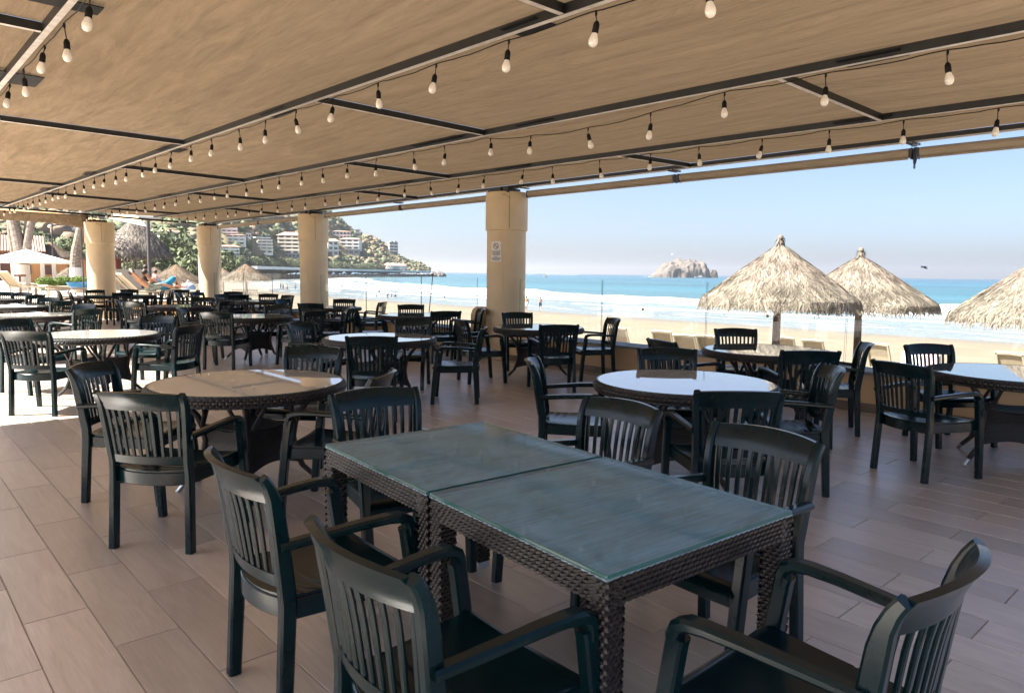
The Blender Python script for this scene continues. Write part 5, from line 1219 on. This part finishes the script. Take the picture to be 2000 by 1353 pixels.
b1 = A(47, 566, 37); palm((b1.x, b1.y, TZ), [[(b1.x, b1.y, TZ), A(44, 518, 37), A(34, 465, 37), A(23, 415, 37)], [A(47, 525, 37), A(53, 480, 37), A(62, 432, 37), A(67, 395, 37)], [A(46, 522, 37.3), A(50, 478, 37.3), A(54, 432, 37.3), A(56, 395, 37.3)]], [.25, .17, .14], 'forked grey palm with one white painted base at the left', [zz(44, 518, 37), None, None])
b2 = A(151, 560, 36); palm((b2.x, b2.y, TZ), [[(b2.x, b2.y, TZ), A(147, 517, 36), A(149, 490, 36), A(159, 445, 36), A(166, 405, 36)]], [.22], 'bent grey palm with a white base beside the inland column', [zz(147, 518, 36)])
# tiled house
hp = A(20, 505, 62); t = thing('tiled_house', 'brown house with a red tiled roof at the left edge', 'house', (hp.x, hp.y, TZ), math.atan2(-hp.x, hp.y))
b = MB(); b.box((-1.0, 2, 1.3), (5.2, 4, 2.6)); b.build('wall', M['brown'], t)
for k_ in range(3):
    b = MB(); b.box((-2.6+k_*1.6, -.03, 1.5), (.55, .1, 1.3)); b.build('window', M['whitecloth'], t)
rf = MB(); rf.add([(-4.2, -.9, 2.45), (2.6, -.9, 2.45), (2.6, 2.4, 3.85), (-4.2, 2.4, 3.85), (2.6, 5, 2.45), (-4.2, 5, 2.45)], [(0, 1, 2, 3), (3, 2, 4, 5)]); ro = rf.build('roof', M['broof'], t)
b = MB()
for k_ in range(34): b.tube([(-4.1+k_*.2, -.95, 2.50), (-4.1+k_*.2, 2.4, 3.92)], .075, 6)
b.build('roof_tile', M['broof'], ro, kind='stuff')
# orange bar building
ob = A(98, 545, 56); t = thing('bar_building', 'low orange bar building behind the white market umbrella', 'building', (ob.x, ob.y, TZ), math.atan2(-ob.x, ob.y))
b = MB(); b.box((0, 1.5, .75), (5.0, 3, 2.1)); b.build('wall', M['orange'], t); b = MB(); b.box((0, 1.4, 1.87), (5.4, 3.6, .14)); b.build('roof', M['brown'], t)
for k_ in range(3):
    b = MB(); b.box((-1.6+k_*1.6, -.04, .95), (.8, .12, .7)); b.build('hatch', M['brown'], t)
# big old thatch roof behind
tp = A(101, 508, 66); parasol((tp.x, tp.y, TZ), 2.25, 1.75, 1700, 31, 'wide weathered thatch roof behind the white market umbrella', (0, 0), tp.z-TZ, tmat='thatch_old', knot=False, group='thatched roofs by the pool')
tp = A(134, 541, 50); parasol((tp.x, tp.y, TZ), .95, .75, 600, 33, 'small low thatch roof left of the inland column', (0, 0), tp.z-TZ, tmat='thatch_old', knot=False, group='thatched roofs by the pool')
# market umbrella
mp_ = A(52, 511, 36); t = thing('market_umbrella', 'white square market umbrella on two pale posts at the left', 'umbrella', (mp_.x, mp_.y, TZ), math.atan2(-mp_.x, mp_.y)+.15)
ze = mp_.z-TZ; b = MB(); w_ = 1.85
b.add([(-w_, -w_*.6, ze), (w_, -w_*.6, ze), (w_, w_*.6, ze), (-w_, w_*.6, ze), (0, 0, ze+.62), (-w_, -w_*.6, ze-.09), (w_, -w_*.6, ze-.09), (w_, w_*.6, ze-.09), (-w_, w_*.6, ze-.09)], [(0, 1, 4), (1, 2, 4), (2, 3, 4), (3, 0, 4), (0, 5, 6, 1), (1, 6, 7, 2), (2, 7, 8, 3), (3, 8, 5, 0)]); b.build('canopy', M['whitecloth'], t, fix=False)
for x in (.66, 1.16):
    b = MB(); b.box((x, 0, ze/2), (.16, .16, ze)); b.build('post', M['white'], t)
# thatched hut on stilts
hh = A(265, 498, 42); t = thing('thatched_hut', 'thatched hut with red timber posts and a slatted screen', 'hut', (hh.x, hh.y, TZ), math.atan2(-hh.x, hh.y)); ez = hh.z-TZ
th = thatch_strips(1.92, 2.2, 2600, 41, concave=.8, wid=(.04, .09), ln=(.5, .9)).build('thatch', M['thatch_old'], t, fix=False, kind='stuff'); th.location = (0, 0, ez+.02)
o = inner_cone(1.84, 2.1).build('light_blocking_cone', M['thatch_in'], t); o.location = (0, 0, ez)
for x, y in ((-.98, -.9), (.62, -.9), (-.98, .9), (.62, .9)):
    b = MB(); b.tube([(x, y, 0), (x, y, ez+.25)], .075, 10); b.build('post', M['redwood'], t)
for k_ in range(9):
    b = MB(); b.box((-.78+k_*.165, -.92, ez-.48), (.075, .03, .95)); b.build('screen_slat', M['greywood'], t)
b = MB(); b.box((-.18, -.92, ez-.02), (1.5, .04, .06)); b.box((-.18, -.92, ez-.95), (1.5, .04, .06)); b.build('screen_rail', M['redwood'], t)
b = MB(); b.box((-.86, -1.0, ez-.55), (.20, .05, .55)); b.build('red_panel', M['signred'], t)
b = MB(); b.box((-.18, 0, .55), (2.0, 2.2, 1.1)); b.build('base', M['bcream'], t)
# awning poles, cream awnings beyond the end of the canopy
for (px0, py0, px1, py1, d, w_, lab) in ((289, 432, 293, 560, 27.5, .13, 'thick dark grey awning pole beside the person in green'), (219, 447, 223, 552, 29, .07, 'thin grey awning pole just right of the inland column'), (158, 440, 163, 556, 29.5, .06, 'thin dark pole hugging the left side of the inland column')):
    a, b_ = at(px0, py0, d), at(px1, py1, d); b = MB(); b.tube([(b_.x, b_.y, TZ), b_, a], w_/2, 10); o = b.build('awning_pole', M['dkpost']); o['label'] = lab; o['category'] = 'pole'
lp_ = at(104, 545, 40); t = thing('lamp_post', 'slim dark lamp post with a round shade behind the palms', 'lamp post', (lp_.x, lp_.y, TZ)); top = at(101, 428, 40)
b = MB(); b.tube([(0, 0, 0), (top.x-lp_.x, top.y-lp_.y, top.z-TZ)], .035, 8); b.build('post', M['dkpost'], t)
l2 = at(98, 443, 40); b = MB(); b.lathe([(.03, .12), (.10, .08), (.12, 0), (.09, -.06)], 12); o = b.build('lamp_shade', M['bcream'], t); o.location = (l2.x-lp_.x, l2.y-lp_.y, l2.z-TZ); b = MB(); b.tube([(0, 0, 0), (.15, 0, .0)], .015, 6); a_ = b.build('bracket', M['dkpost'], t); a_.location = o.location
def awning(corners, label, sag=.12):
    P = [Vector(c) for c in corners]; c0 = sum(P, Vector())/4; t = thing('awning', label, 'awning', c0, 0, 'cream awnings beyond the canopy end')
    f = lambda u, v: (P[0]*(1-u)*(1-v)+P[1]*u*(1-v)+P[2]*u*v+P[3]*(1-u)*v)-c0-Vector((0, 0, sag*math.sin(math.pi*u)*math.sin(math.pi*v)))
    b = MB(); b.shell(f, lambda u, v: f(u, v)-Vector((0, 0, .008)), 14, 10); b.build('cloth', M['awning'], t, smooth=80)
    b = MB(); b.tube([P[0]-c0, P[1]-c0], .025, 6); b.tube([P[1]-c0, P[2]-c0], .02, 6); b.build('edge_bar', M['dkpost'], t)
awning((at(-30, 433, 29), at(78, 422, 28), at(90, 409, 25.6), at(-40, 409, 25.6)), 'cream awning strip at the top left, sloping to a ridge')
awning((at(76, 422, 30), at(162, 441, 30), at(196, 428, 26.2), at(76, 411, 25.8)), 'cream awning left of the inland column, hanging below the canopy')
awning((at(213, 427, 29), at(287, 443, 28), at(268, 421, 31), at(222, 417, 31)), 'white awning corner tied to the thick dark pole')
ht = at(130, 552, 33); b = MB(); rr = random.Random(3)
for k_ in range(60): clump(b, (ht.x+rr.uniform(-1.0, 1.0), ht.y+rr.uniform(-.3, .3), TZ+rr.uniform(.3, .62)), .22, .9, rr)
o = b.build('low_hedge', M['grassy'], fix=False); o['label'] = 'low yellow-green hedge left of the inland column'; o['category'] = 'hedge'
tb = at(157, 556, 30); t = thing('blue_boat_tub', 'blue plastic tub beside the inland column', 'tub', (tb.x, tb.y, tb.z-.12), .3)
b = MB(); b.lathe([(.30, 0), (.38, .05), (.46, .22), (.44, .22), (.34, .06), (.0, .04)], 20, cap=False); o = b.build('shell', M['bluetub'], t, smooth=50); o.scale = (1.2, .8, 1); b = MB(); b.box((0, 0, -.1), (.5, .4, .2)); b.build('stand', M['bcream'], t)
for px, py, lab in ((19, 560, ''), ):
    pass
st = at(39, 552, 31); t = thing('side_table', 'small brown pedestal table by the cream loungers', 'side table', (st.x, st.y, TZ)); zt = at(39, 538, 31).z-TZ
b = MB(); b.box((0, 0, zt), (.42, .3, .09)); b.build('top', M['brown'], t); b = MB(); b.tube([(0, 0, 0), (0, 0, zt)], .05, 8); b.build('stem', M['brown'], t)

# ------------------------------------------------------------------ sea air
haze_mat = bpy.data.materials.new('haze_air'); haze_mat.use_nodes = True
_n = haze_mat.node_tree.nodes; _n.remove(_n['Principled BSDF']); _v = _n.new('ShaderNodeVolumePrincipled')
_v.inputs['Color'].default_value = (.93, .96, 1, 1); _v.inputs['Density'].default_value = .00017; _v.inputs['Anisotropy'].default_value = .55
haze_mat.node_tree.links.new(_v.outputs[0], _n['Material Output'].inputs['Volume'])
b = MB(); b.box((4250, 2000, 55), (10600, 17000, 130)); b.build('haze', haze_mat, kind='stuff')
